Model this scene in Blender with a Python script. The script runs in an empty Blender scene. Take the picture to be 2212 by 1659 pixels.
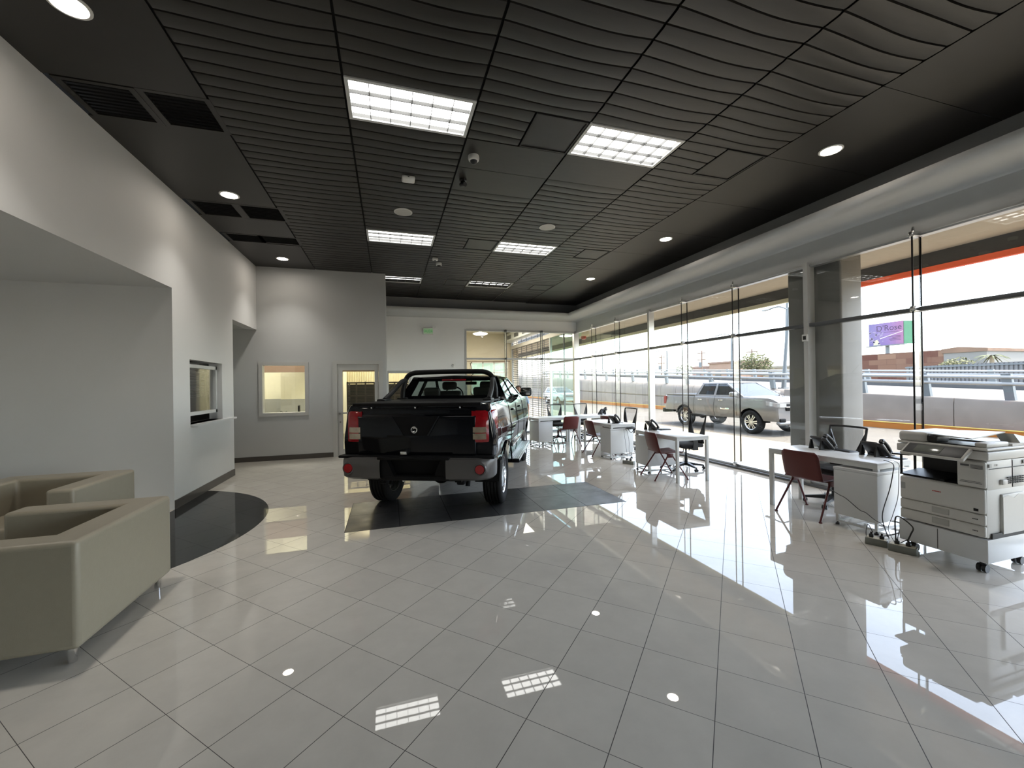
import bpy, bmesh, math, random
from mathutils import Vector, Matrix
random.seed(7)
PI = math.pi
SC = bpy.context.scene
COL = SC.collection

# ------------------------------------------------------------------ helpers
class MB:
    """collects shapes and links them as one mesh object"""
    def __init__(s):
        s.v = []; s.f = []; s.m = []; s.cur = 0; s.T = None
    def add(s, vs, fs, mi=None):
        b = len(s.v)
        if s.T is not None:
            vs = [tuple(s.T @ Vector(p)) for p in vs]
        s.v += [tuple(p) for p in vs]
        s.f += [tuple(i + b for i in f) for f in fs]
        s.m += [s.cur if mi is None else mi] * len(fs)
        return s
    def box(s, x0, y0, z0, x1, y1, z1, mi=None):
        vs = [(x0,y0,z0),(x1,y0,z0),(x1,y1,z0),(x0,y1,z0),(x0,y0,z1),(x1,y0,z1),(x1,y1,z1),(x0,y1,z1)]
        fs = [(0,3,2,1),(4,5,6,7),(0,1,5,4),(1,2,6,5),(2,3,7,6),(3,0,4,7)]
        return s.add(vs, fs, mi)
    def rbox(s, x0, y0, z0, x1, y1, z1, r=.01, seg=2, mi=None):
        bm = bmesh.new()
        bmesh.ops.create_cube(bm, size=1)
        for v in bm.verts:
            v.co = Vector(((x0+x1)/2 + v.co.x*(x1-x0), (y0+y1)/2 + v.co.y*(y1-y0), (z0+z1)/2 + v.co.z*(z1-z0)))
        r = min(r, abs(x1-x0)*.49, abs(y1-y0)*.49, abs(z1-z0)*.49)
        bmesh.ops.bevel(bm, geom=list(bm.edges), offset=r, segments=seg, affect='EDGES', profile=.5)
        bm.verts.index_update()
        vs = [tuple(v.co) for v in bm.verts]; fs = [tuple(v.index for v in f.verts) for f in bm.faces]
        bm.free()
        return s.add(vs, fs, mi)
    def poly(s, pts, mi=None):
        return s.add(pts, [tuple(range(len(pts)))], mi)
    def prism(s, poly, d, mi=None):
        """extrude a 3-D polygon by vector d"""
        n = len(poly); d = Vector(d)
        vs = [tuple(p) for p in poly] + [tuple(Vector(p) + d) for p in poly]
        fs = [tuple(range(n))[::-1], tuple(range(n, 2*n))] + [(i, (i+1) % n, n + (i+1) % n, n + i) for i in range(n)]
        return s.add(vs, fs, mi)
    def cyl(s, p0, p1, r0, r1=None, n=12, cap=True, mi=None):
        r1 = r0 if r1 is None else r1
        p0 = Vector(p0); p1 = Vector(p1); a = (p1 - p0).normalized()
        u = a.orthogonal().normalized(); w = a.cross(u)
        vs = []
        for p, r in ((p0, r0), (p1, r1)):
            for i in range(n):
                t = 2*PI*i/n
                vs.append(tuple(p + (u*math.cos(t) + w*math.sin(t))*r))
        fs = [(i, (i+1) % n, n + (i+1) % n, n + i) for i in range(n)]
        if cap: fs += [tuple(range(n))[::-1], tuple(range(n, 2*n))]
        return s.add(vs, fs, mi)
    def tube(s, pts, r, n=8, mi=None, cap=True, closed=False):
        pts = [Vector(p) for p in pts]; N = len(pts)
        rs = r if isinstance(r, (list, tuple)) else [r]*N
        vs = []; prev = None
        for i, p in enumerate(pts):
            if closed: t = pts[(i+1) % N] - pts[i-1]
            else: t = pts[min(i+1, N-1)] - pts[max(i-1, 0)]
            t.normalize()
            if prev is None: u = t.orthogonal().normalized()
            else:
                u = prev - t*prev.dot(t)
                u = u.normalized() if u.length > 1e-6 else t.orthogonal().normalized()
            prev = u; w = t.cross(u)
            for k in range(n):
                a = 2*PI*k/n
                vs.append(tuple(p + (u*math.cos(a) + w*math.sin(a))*rs[i]))
        fs = []
        for i in range(N if closed else N-1):
            j = (i+1) % N
            for k in range(n):
                fs.append((i*n+k, i*n+(k+1) % n, j*n+(k+1) % n, j*n+k))
        if cap and not closed: fs += [tuple(range(n))[::-1], tuple(range((N-1)*n, N*n))]
        return s.add(vs, fs, mi)
    def lathe(s, prof, n=24, M=None, mi=None, close=False):
        """prof: (r, z) list revolved about z, placed by matrix M"""
        M = M or Matrix.Identity(4)
        vs = []
        for r, z in prof:
            for i in range(n):
                a = 2*PI*i/n
                vs.append(tuple(M @ Vector((r*math.cos(a), r*math.sin(a), z))))
        fs = []; N = len(prof)
        for j in range(N if close else N-1):
            k = (j+1) % N
            for i in range(n):
                fs.append((j*n+i, j*n+(i+1) % n, k*n+(i+1) % n, k*n+i))
        return s.add(vs, fs, mi)
    def grid(s, fn, nu, nv, mi=None):
        vs = [tuple(fn(i/nu, j/nv)) for i in range(nu+1) for j in range(nv+1)]
        w = nv+1
        fs = [(i*w+j, (i+1)*w+j, (i+1)*w+j+1, i*w+j+1) for i in range(nu) for j in range(nv)]
        return s.add(vs, fs, mi)
    def loft(s, rows, mi=None, closed=False, cap=False):
        n = len(rows[0]); vs = [p for r in rows for p in r]; fs = []
        for i in range(len(rows)-1):
            for j in range(n if closed else n-1):
                k = (j+1) % n
                fs.append((i*n+j, i*n+k, (i+1)*n+k, (i+1)*n+j))
        if cap:
            fs.append(tuple(range(n))[::-1]); fs.append(tuple(range((len(rows)-1)*n, len(rows)*n)))
        return s.add(vs, fs, mi)
    def sphere(s, c, r, nu=16, nv=10, sc=(1,1,1), mi=None):
        c = Vector(c); vs = []
        for j in range(nv+1):
            ph = PI*j/nv
            for i in range(nu):
                t = 2*PI*i/nu
                vs.append((c.x + r*sc[0]*math.sin(ph)*math.cos(t), c.y + r*sc[1]*math.sin(ph)*math.sin(t), c.z + r*sc[2]*math.cos(ph)))
        fs = [(j*nu+i, (j+1)*nu+i, (j+1)*nu+(i+1) % nu, j*nu+(i+1) % nu) for j in range(nv) for i in range(nu)]
        return s.add(vs, fs, mi)
    def build(s, name, mats, parent=None, smooth=35, loc=None, rot=None, recalc=True):
        me = bpy.data.meshes.new(name)
        me.from_pydata(s.v, [], s.f)
        if not isinstance(mats, (list, tuple)): mats = [mats]
        for m in mats: me.materials.append(m)
        me.polygons.foreach_set('material_index', s.m)
        bm = bmesh.new(); bm.from_mesh(me)
        bmesh.ops.remove_doubles(bm, verts=bm.verts, dist=1e-5)
        bmesh.ops.dissolve_degenerate(bm, edges=bm.edges, dist=1e-6)
        if recalc: bmesh.ops.recalc_face_normals(bm, faces=bm.faces)
        bm.to_mesh(me); bm.free()
        if smooth:
            for p in me.polygons: p.use_smooth = True
            me.set_sharp_from_angle(angle=math.radians(smooth))
        me.update()
        o = bpy.data.objects.new(name, me); COL.objects.link(o)
        if parent is not None: o.parent = parent
        if loc is not None: o.location = loc
        if rot is not None: o.rotation_euler = rot
        return o

def tag(o, label=None, cat=None, group=None, kind=None):
    if label: o['label'] = label
    if cat: o['category'] = cat
    if group: o['group'] = group
    if kind: o['kind'] = kind
    return o
def thing(name, label, cat, loc=(0,0,0), rz=0, group=None, kind=None):
    o = bpy.data.objects.new(name, None); COL.objects.link(o)
    o.empty_display_size = .1
    o.location = loc; o.rotation_euler = (0, 0, rz)
    return tag(o, label, cat, group, kind)
def struct(name, mb, mat, label, cat, parent=None, smooth=35):
    o = mb.build(name, mat, parent, smooth)
    if parent is None: tag(o, label, cat, None, 'structure')
    return o
def copy_tree(o, parent=None):
    c = o.copy(); COL.objects.link(c)
    if parent is not None: c.parent = parent
    for ch in list(o.children): copy_tree(ch, c)
    return c
def place(o, loc, rz, label, group=None):
    o.location = loc; o.rotation_euler = (0, 0, rz); o['label'] = label
    if group: o['group'] = group
    return o
def catmull(pts, n=8):
    P = [Vector(p) for p in pts]; P = [P[0]*2 - P[1]] + P + [P[-1]*2 - P[-2]]
    out = []
    for i in range(1, len(P)-2):
        a, b, c, d = P[i-1:i+3]
        for k in range(n):
            t = k/n
            out.append(((b*2) + (c-a)*t + (a*2 - b*5 + c*4 - d)*t*t + (b*3 - a - c*3 + d)*t**3)*.5)
    out.append(P[-2]); return out
def text_obj(name, txt, size, mat, M, parent=None, depth=.002, sx=1.0):
    cu = bpy.data.curves.new(name, 'FONT'); cu.body = txt; cu.size = size; cu.extrude = depth
    cu.align_x = 'CENTER'; cu.align_y = 'CENTER'
    t = bpy.data.objects.new(name+'_c', cu); COL.objects.link(t)
    dg = bpy.context.evaluated_depsgraph_get()
    me = bpy.data.meshes.new_from_object(t.evaluated_get(dg))
    bpy.data.objects.remove(t); bpy.data.curves.remove(cu)
    me.transform(M @ Matrix.Diagonal((sx, 1, 1, 1)))
    me.materials.clear(); me.materials.append(mat)
    me.name = name
    o = bpy.data.objects.new(name, me); COL.objects.link(o)
    if parent is not None: o.parent = parent
    return o
def basis(origin, ex, ey):
    ex = Vector(ex).normalized(); ey = Vector(ey).normalized(); ez = ex.cross(ey)
    M = Matrix((ex, ey, ez)).transposed().to_4x4(); M.translation = Vector(origin); return M

# ------------------------------------------------------------------ materials
def mat(name, col, rough=.5, metal=0., spec=.5, var=.06, nscale=12., bump=0., coat=0., emit=None, estr=0., bscale=None, stretch=None):
    m = bpy.data.materials.new(name); m.use_nodes = True
    nt = m.node_tree; N = nt.nodes; L = nt.links
    b = N['Principled BSDF']
    b.inputs['Roughness'].default_value = rough; b.inputs['Metallic'].default_value = metal
    b.inputs['Specular IOR Level'].default_value = spec
    b.inputs['Coat Weight'].default_value = coat; b.inputs['Coat Roughness'].default_value = .03
    tc = N.new('ShaderNodeTexCoord'); no = N.new('ShaderNodeTexNoise')
    no.inputs['Scale'].default_value = nscale; no.inputs['Detail'].default_value = 4
    if stretch:
        mp = N.new('ShaderNodeMapping'); mp.inputs['Scale'].default_value = stretch
        L.new(tc.outputs['Object'], mp.inputs['Vector']); L.new(mp.outputs[0], no.inputs['Vector'])
    else: L.new(tc.outputs['Object'], no.inputs['Vector'])
    mx = N.new('ShaderNodeMix'); mx.data_type = 'RGBA'
    c = list(col) + [1]
    mx.inputs['A'].default_value = [max(0, x*(1-var)) for x in c[:3]] + [1]
    mx.inputs['B'].default_value = [min(1, x*(1+var)) for x in c[:3]] + [1]
    L.new(no.outputs['Fac'], mx.inputs['Factor']); L.new(mx.outputs['Result'], b.inputs['Base Color'])
    if bump:
        bp = N.new('ShaderNodeBump'); bp.inputs['Strength'].default_value = bump; bp.inputs['Distance'].default_value = .01
        if bscale:
            n2 = N.new('ShaderNodeTexNoise'); n2.inputs['Scale'].default_value = bscale; n2.inputs['Detail'].default_value = 3
            L.new(tc.outputs['Object'], n2.inputs['Vector']); L.new(n2.outputs['Fac'], bp.inputs['Height'])
        else: L.new(no.outputs['Fac'], bp.inputs['Height'])
        L.new(bp.outputs['Normal'], b.inputs['Normal'])
    if emit:
        b.inputs['Emission Color'].default_value = list(emit) + [1]; b.inputs['Emission Strength'].default_value = estr
    return m
def glass_mat(name, tint, f0=.04, gl=(1,1,1), rough=0.):
    m = bpy.data.materials.new(name); m.use_nodes = True
    nt = m.node_tree; N = nt.nodes; L = nt.links
    N.remove(N['Principled BSDF'])
    out = N['Material Output']
    tr = N.new('ShaderNodeBsdfTransparent'); tr.inputs['Color'].default_value = list(tint) + [1]
    g = N.new('ShaderNodeBsdfGlossy'); g.inputs['Roughness'].default_value = rough; g.inputs['Color'].default_value = list(gl) + [1]
    lw = N.new('ShaderNodeLayerWeight'); lw.inputs['Blend'].default_value = .5
    pw = N.new('ShaderNodeMath'); pw.operation = 'POWER'; pw.inputs[1].default_value = 5
    ma = N.new('ShaderNodeMath'); ma.operation = 'MULTIPLY_ADD'; ma.inputs[1].default_value = 1-f0; ma.inputs[2].default_value = f0
    ma.use_clamp = True
    L.new(lw.outputs['Facing'], pw.inputs[0]); L.new(pw.outputs[0], ma.inputs[0])
    mx = N.new('ShaderNodeMixShader')
    L.new(ma.outputs[0], mx.inputs['Fac']); L.new(tr.outputs[0], mx.inputs[1]); L.new(g.outputs[0], mx.inputs[2])
    L.new(mx.outputs[0], out.inputs['Surface'])
    return m
def mesh_fabric(name, col, alpha):
    m = bpy.data.materials.new(name); m.use_nodes = True
    nt = m.node_tree; N = nt.nodes; L = nt.links
    b = N['Principled BSDF']; b.inputs['Base Color'].default_value = list(col)+[1]; b.inputs['Roughness'].default_value = .8
    tr = N.new('ShaderNodeBsdfTransparent'); mx = N.new('ShaderNodeMixShader')
    tc = N.new('ShaderNodeTexCoord'); wv = N.new('ShaderNodeTexNoise'); wv.inputs['Scale'].default_value = 60
    mr = N.new('ShaderNodeMapRange'); mr.inputs['To Min'].default_value = alpha-.05; mr.inputs['To Max'].default_value = alpha+.05
    L.new(tc.outputs['Object'], wv.inputs['Vector']); L.new(wv.outputs['Fac'], mr.inputs['Value'])
    L.new(mr.outputs[0], mx.inputs['Fac']); L.new(tr.outputs[0], mx.inputs[1]); L.new(b.outputs[0], mx.inputs[2])
    L.new(mx.outputs[0], N['Material Output'].inputs['Surface'])
    return m
def tile_mat(name, col, size, theta, off, rough, grout, gw, var=.05, bump=.0, spec=.5, cloud=(.9, 1.06)):
    """square tiles turned by theta, with thin grout and cloudy stoneware colour"""
    m = bpy.data.materials.new(name); m.use_nodes = True
    nt = m.node_tree; N = nt.nodes; L = nt.links; b = N['Principled BSDF']
    def math_(op, a, bb=None, cl=False):
        n = N.new('ShaderNodeMath'); n.operation = op; n.use_clamp = cl
        for i, x in enumerate((a, bb)):
            if x is None: continue
            if isinstance(x, (int, float)): n.inputs[i].default_value = x
            else: L.new(x, n.inputs[i])
        return n.outputs[0]
    tc = N.new('ShaderNodeTexCoord'); sp = N.new('ShaderNodeSeparateXYZ'); L.new(tc.outputs['Object'], sp.inputs[0])
    c, s = math.cos(theta), math.sin(theta)
    x = math_('SUBTRACT', sp.outputs['X'], off[0]); y = math_('SUBTRACT', sp.outputs['Y'], off[1])
    u = math_('DIVIDE', math_('ADD', math_('MULTIPLY', x, c), math_('MULTIPLY', y, s)), size)
    v = math_('DIVIDE', math_('SUBTRACT', math_('MULTIPLY', y, c), math_('MULTIPLY', x, s)), size)
    def line(w, wd):
        fr = math_('FRACT', w); d = math_('MINIMUM', fr, math_('SUBTRACT', 1., fr))
        return math_('LESS_THAN', d, wd/size/2)
    g = math_('MAXIMUM', line(u, gw), line(v, gw*.7))
    cb = N.new('ShaderNodeCombineXYZ'); L.new(math_('FLOOR', u), cb.inputs[0]); L.new(math_('FLOOR', v), cb.inputs[1])
    wn = N.new('ShaderNodeTexWhiteNoise'); wn.noise_dimensions = '2D'; L.new(cb.outputs[0], wn.inputs['Vector'])
    no = N.new('ShaderNodeTexNoise'); no.inputs['Scale'].default_value = 4.; no.inputs['Detail'].default_value = 8; no.inputs['Roughness'].default_value = .65
    L.new(tc.outputs['Object'], no.inputs['Vector'])
    mr = N.new('ShaderNodeMapRange'); mr.inputs['From Min'].default_value = .3; mr.inputs['From Max'].default_value = .7
    mr.inputs['To Min'].default_value = cloud[0]; mr.inputs['To Max'].default_value = cloud[1]
    L.new(no.outputs['Fac'], mr.inputs['Value'])
    val = math_('MULTIPLY', mr.outputs[0], math_('ADD', math_('MULTIPLY', wn.outputs['Value'], var*2), 1-var))
    vm = N.new('ShaderNodeVectorMath'); vm.operation = 'SCALE'; vm.inputs[0].default_value = col; L.new(val, vm.inputs['Scale'])
    mx = N.new('ShaderNodeMix'); mx.data_type = 'RGBA'; L.new(g, mx.inputs['Factor']); L.new(vm.outputs[0], mx.inputs['A'])
    mx.inputs['B'].default_value = list(grout)+[1]
    L.new(mx.outputs['Result'], b.inputs['Base Color'])
    r2 = N.new('ShaderNodeMapRange'); r2.inputs['From Min'].default_value = .3; r2.inputs['From Max'].default_value = .7
    r2.inputs['To Min'].default_value = rough*.8; r2.inputs['To Max'].default_value = rough*1.3
    L.new(no.outputs['Fac'], r2.inputs['Value'])
    L.new(math_('MAXIMUM', r2.outputs[0], math_('MULTIPLY', g, .6)), b.inputs['Roughness'])
    b.inputs['Specular IOR Level'].default_value = spec
    if bump:
        bp = N.new('ShaderNodeBump'); bp.inputs['Strength'].default_value = bump; bp.inputs['Distance'].default_value = .002
        L.new(no.outputs['Fac'], bp.inputs['Height']); L.new(bp.outputs[0], b.inputs['Normal'])
    return m
def emis(name, col, s):
    m = bpy.data.materials.new(name); m.use_nodes = True; N = m.node_tree.nodes
    N.remove(N['Principled BSDF']); e = N.new('ShaderNodeEmission')
    e.inputs['Color'].default_value = list(col)+[1]; e.inputs['Strength'].default_value = s
    m.node_tree.links.new(e.outputs[0], N['Material Output'].inputs['Surface']); return m

M = {}
M['floor'] = tile_mat('polished floor tile', (.58,.55,.495), .4118, math.radians(-45.27), (.6295,1.9228), .009, (.05,.045,.04), .0042, .025, .012, .5, (.94,1.05))
M['inlay'] = tile_mat('black polished inlay', (.010,.011,.012), .4118, math.radians(-45.27), (.6295,1.9228), .06, (.006,.006,.006), .003, .1, 0, .3)
M['slate'] = tile_mat('matte slate tile', (.050,.050,.051), .611, 0, (-.51,5.0), .34, (.008,.008,.008), .010, .12)
M['wall'] = mat('grey wall paint', (.67,.672,.665), .6, var=.03, nscale=1.5, bump=.03, bscale=180)
M['wall_b'] = mat('mid grey wall paint', (.53,.54,.535), .65, var=.03, nscale=2, bump=.03, bscale=180)
M['wall_k'] = mat('pale grey wall paint', (.88,.88,.86), .6, var=.03, nscale=1.5, bump=.03, bscale=180)
M['base'] = mat('dark brown skirting tile', (.075,.066,.058), .3, var=.15, nscale=6)
M['ceil'] = mat('black ceiling panel', (.021,.019,.0165), .45, var=.3, nscale=9, bump=.05, bscale=90, stretch=(.6,2.5,1))
M['ceil_f'] = mat('black smooth ceiling board', (.018,.016,.0145), .45, var=.2, nscale=3)
M['ceil_g'] = mat('dark ceiling runner', (.03,.028,.026), .6)
M['black_void'] = mat('black duct interior', (.004,.004,.004), .9)
M['grille'] = mat('dark grille', (.02,.02,.019), .6)
M['cornice'] = mat('grey cornice paint', (.52,.525,.515), .55, var=.03)
M['fascia'] = mat('grey paint darkened for shade', (.36,.365,.37), .6, var=.05)  # cornice grey made darker to carry the shade
M['alu'] = mat('aluminium', (.62,.63,.63), .32, .85, var=.04)
M['alu_w'] = mat('pale grey painted aluminium', (.55,.55,.53), .4, .1, var=.03)
M['alu_d'] = mat('dark aluminium', (.13,.135,.14), .35, .6)
M['steel'] = mat('stainless fitting', (.75,.75,.74), .2, 1., var=.03)
M['white'] = mat('white plastic', (.75,.75,.72), .4, var=.02)
M['white_l'] = mat('white laminate', (.66,.67,.67), .3, var=.02)
M['white_m'] = mat('white powder coated steel', (.62,.63,.62), .35, var=.02)
M['black'] = mat('black plastic', (.012,.012,.013), .4, var=.1)
M['black_f'] = mat('black fabric', (.012,.012,.013), .85, var=.3, nscale=80, bump=.2)
M['black_m'] = mat('black satin metal', (.008,.008,.0085), .45, 0, .25)
M['red_p'] = mat('dark red plastic', (.10,.010,.008), .42, var=.05)
M['red_m'] = mat('dark red metal', (.08,.007,.007), .35, .1, var=.05)
M['leather'] = mat('grey olive leather', (.27,.243,.185), .36, var=.05, nscale=30, bump=.08, bscale=220)
M['chrome'] = mat('chrome', (.8,.8,.8), .08, 1., var=.02)
M['glass'] = glass_mat('clear glass', (.98,.99,.986), .04)
M['glass_e'] = glass_mat('green glass edge', (.965,.985,.98), .05)
M['glass_t'] = glass_mat('green tinted glass', (.74,.90,.86), .06)
M['glass_c'] = glass_mat('vehicle tinted glass', (.80,.84,.82), .05)
M['glass_o'] = glass_mat('dark vehicle glass', (.30,.34,.36), .05)
M['troffer'] = emis('fluorescent diffuser', (1.,.99,.95), 3.8)
M['louver'] = mat('white louver blade', (.085,.085,.083), .45)
M['lamp'] = emis('warm lamp', (1.,.90,.78), 30.)
M['lamp_s'] = emis('lamp', (1.,.93,.82), 30.)
M['yellow_w'] = mat('yellowish corrugated sheet', (.78,.72,.50), .5, var=.04)
M['brown'] = mat('brown beam', (.20,.13,.09), .6, var=.1)
M['beige'] = mat('beige plaster', (.52,.46,.36), .7, var=.05)
M['beige_l'] = mat('pale cream plaster', (.70,.68,.52), .7, var=.05)
M['dado'] = mat('grey dado', (.30,.31,.28), .6)
M['rust_steel'] = mat('brown steel slats', (.085,.075,.062), .55, .3, var=.2)
SKY_S, SUN_E, EXPO, SPOT_E = .56, 3.5, 1.32, 52
# ------------------------------------------------------------------ the room
XL, XW, YL, YB, CZ, Y0 = -2.86, 6.40, 10.52, 13.2, 4.44, -7.0
S = 'structure'
# floor
b = MB(); b.box(-6, Y0, -.1, 6.3, 13.3, 0); struct('floor', b, M['floor'], 'polished pale grey floor tiles laid diagonally', 'floor')
# black quarter-round inlay by the ticket window and slate parking mat, set flush in the tile
cx, cy, R0 = -3.706, 5.816, 2.162
arc = []
for i in range(61):
    t = -PI*.36 + PI*.75*i/60
    x, y = cx + R0*math.cos(t), cy + R0*math.sin(t)
    if x > XL: arc.append((x, y, .0015))
arc = [(XL, arc[0][1], .0015)] + arc + [(XL, arc[-1][1], .0015)]
b = MB(); b.prism(arc, (0, 0, -.02)); struct('trim_1', b, M['inlay'], 'black polished floor inlay with a curved edge by the left wall', 'floor inlay')
b = MB(); b.box(-.512, 5.0, -.02, 3.155, 6.222, .0015); struct('trim_2', b, M['slate'], 'dark slate tile strip in the floor under the rear wheels of the black pickup', 'floor inlay')

# left wall with ticket hole, bulkheads over the alcove and the corridor
b = MB()
X2 = XL-.2
b.box(X2, 6.75, 0, XL, 7.25, CZ); b.box(X2, 8.48, 0, XL, 9.03, CZ)
b.box(X2, 7.25, 0, XL, 8.48, 1.13); b.box(X2, 7.25, 2.11, XL, 8.48, CZ)
b.box(X2, Y0, 3.07, XL, 6.75, CZ); b.box(X2, 9.03, 2.99, XL, YL, CZ)
struct('wall_left', b, M['wall'], 'light grey left wall with ticket window and bulkhead', 'wall')
b = MB(); b.box(-5.8, 6.75, 0, X2, 6.93, 3.07); b.box(-5.8, Y0, 0, -5.6, 6.75, 3.07)
struct('wall_alcove', b, M['wall'], 'grey wall closing the seating alcove on the left', 'wall')
b = MB(); b.box(-5.8, Y0, 3.07, X2, 6.95, 3.17); struct('ceiling_alcove', b, M['wall'], 'low grey ceiling over the seating alcove', 'ceiling')
# back-left wall with office window and glazed door
b = MB(); t = YL+.15
wx0, wx1, wz0, wz1 = -2.834, -1.80, 1.011, 2.258
dx0, dx1, dz1 = -1.252, -.17, 2.26
b.box(-6, YL, 0, wx0, t, CZ+.2); b.box(wx0, YL, 0, wx1, t, wz0); b.box(wx0, YL, wz1, wx1, t, CZ+.2)
b.box(wx1, YL, 0, dx0, t, CZ+.2); b.box(dx0, YL, dz1, dx1, t, CZ+.2); b.box(dx1, YL, 0, -.05, t, CZ+.2)
b.box(-.2, t, 0, -.05, 13.35, CZ+.2)
struct('wall_back_left', b, M['wall_b'], 'grey wall with office window and glazed door', 'wall')
# back wall
b = MB(); t = YB+.15
b.box(-.05, YB, 0, .64, t, .9); b.box(-.05, YB, 2.115, .64, t, CZ+.2); b.box(.64, YB, 0, 2.40, t, CZ+.2)
b.box(2.40, YB, 3.48, XW+.15, t, CZ+.2)
struct('wall_back', b, M['wall_k'], 'light grey back wall carrying the exit sign', 'wall')
b = MB(); b.box(XW, Y0, 3.48, XW+.15, t, CZ+.1); struct('wall_right', b, M['cornice'], 'grey valance wall above the shop front glass', 'wall')
b = MB(); b.box(-6, Y0-.2, 0, XW+.15, Y0, CZ+.1); struct('wall_front', b, M['fascia'], 'grey wall behind the photographer', 'wall')  # dimness behind the camera put into a darker wall paint
# corridor and ticket office behind the left wall
b = MB(); b.box(-6, 9.03, 0, X2, 9.13, 2.99); b.box(-6, 6.93, 0, -5.9, 10.6, 3.2); b.box(-6, 6.93, 2.99, X2, YL, 3.09)
struct('wall_corridor', b, M['wall_b'], 'grey corridor wall beyond the left wall opening', 'wall')

# skirtings
b = MB(); b.box(XL, 6.75, 0, XL+.012, 9.03, .125); b.box(XL-.2, 9.03, 0, XL, 9.042, .125)
struct('baseboard_left', b, M['base'], 'dark brown skirting under the ticket window wall', 'skirting')
b = MB(); b.box(-6, YL-.012, 0, dx0, YL, .11); b.box(dx1, YL-.012, 0, -.05, YL, .11)
struct('baseboard_back', b, M['base'], 'dark brown skirting under the office window wall', 'skirting')
b = MB(); b.box(-.05, YB-.012, 0, 2.4, YB, .11); struct('baseboard_back_right', b, M['base'], 'dark skirting along the back wall', 'skirting')

# curved cornice along the right and back walls with a mitred corner
prof = [(.02,4.06),(.53,4.06),(.535,4.02),(.525,3.985),(.49,3.945),(.43,3.91),(.33,3.88),(.20,3.865),(.08,3.868),(.02,3.858),(0,3.84)]
def corn(d, z, side, e):
    return (XW-d, e, z) if side == 0 else (e, YB-d, z)
b = MB()
b.loft([[(XW-d, Y0, z) for d, z in prof], [(XW-d, YB-d, z) for d, z in prof], [(-.05, YB-d, z) for d, z in prof]])
struct('trim_3', b, M['cornice'], 'grey rounded cornice above the glass along the right and back walls', 'cornice', smooth=50)
# upper fascia above the cornice, its shade put into a darker grey
b = MB(); b.box(XW-.012, Y0, 4.0, XW, YB, CZ); b.box(-.05, YB-.012, 4.0, XW, YB, CZ)
struct('trim_4', b, M['fascia'], 'strip of wall between cornice and ceiling, shade painted as darker grey', 'fascia')

# ------------------------------------------------------------------ ceiling
cols = [(-1.62,-.36),(-.36,.87),(.87,2.09),(2.09,3.32),(3.32,4.52)]
MD = .617; K0 = -24; K1 = 15
ky = lambda k: 3.895 + MD*k
troff = {(1,0),(3,0),(1,6),(3,6),(1,11),(3,11)}
half = {(2,0),(4,0),(2,6),(4,6),(2,11),(4,11)}
flat = {(2,1),(2,2),(3,1)}
b = MB(); NX = 10
for ci, (xa, xb) in enumerate(cols):
    g = .011
    for k in range(K0, K1):
        ya, yb = ky(k), min(ky(k+1), YB)
        if ya >= YB-.05: continue
        if (ci, k) in troff: continue
        xe = (xa+xb)/2 if (ci, k) in half else xb
        if (ci, k) in flat:
            b.box(xa+g, ya+.004, CZ-.004, xb-g, yb-.004, CZ+.012); continue
        nr = 4; p = (yb-ya)/nr
        for r in range(nr):
            y_a, y_b = ya + r*p, ya + (r+1)*p
            def off(u, r_):
                a = 0 if (r_ in (0, nr)) else .030
                return a*math.sin(PI*u) - a*.25*math.sin(2*PI*u)
            rows = []
            for i in range(NX+1):
                x = xa + g + (xe-xa-2*g)*i/NX; u = (x-xa)/(xb-xa)
                o0, o1 = off(u, r), off(u, r+1)
                z1 = CZ - .003 + .012*0
                rows.append([(x, y_a+o0+.001, CZ+.02), (x, y_a+o0+.006, CZ-.002), (x, y_a+o0+.03, CZ-.007), (x, y_b+o1-.03, CZ-.004), (x, y_b+o1-.008, CZ+.001), (x, y_b+o1-.003, CZ+.02)])
            b.loft(rows)
ribs = b
ceil = struct('ceiling', ribs, M['ceil'], 'black ribbed panel ceiling', 'ceiling', smooth=30)
b = MB(); b.box(-6, Y0, CZ+.16, XW+.1, 13.35, CZ+.2); b.build('backing', M['black_void'], ceil)
b = MB()
for x in (-1.63, -.36, .87, 2.09, 3.32, 4.52):
    b.box(x-.012, Y0, CZ+.016, x+.012, YB, CZ+.03)
b.build('runner', M['black_void'], ceil)
# smooth boards: right strip (cross joints every two modules), left strip with vent openings left out
b = MB()
for k in range(K0, K1, 2):
    ya, yb = ky(k), min(ky(k+2), YB)
    if ya < YB: b.box(4.53, max(ya, Y0)+.003, CZ-.004, XW-.012, yb-.003, CZ+.015)
b.build('smooth_board', M['ceil_f'], ceil)
vents = [(-2.76,-2.265,4.615,5.10),(-2.15,-1.665,4.60,5.10),(-2.75,-2.24,7.08,7.575),(-2.13,-1.61,7.08,7.57),(-2.755,-2.255,8.42,8.80),(-2.20,-1.625,8.40,8.76)]
b = MB()
ycuts = [Y0, 4.56, 5.14, 7.04, 7.62, 8.37, 8.84, YL]
for i in range(len(ycuts)-1):
    if i % 2 == 0: b.box(XL, ycuts[i]+.002, CZ-.004, -1.63, ycuts[i+1]-.002, CZ+.015)
b.build('smooth_board', M['ceil_f'], ceil)
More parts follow.
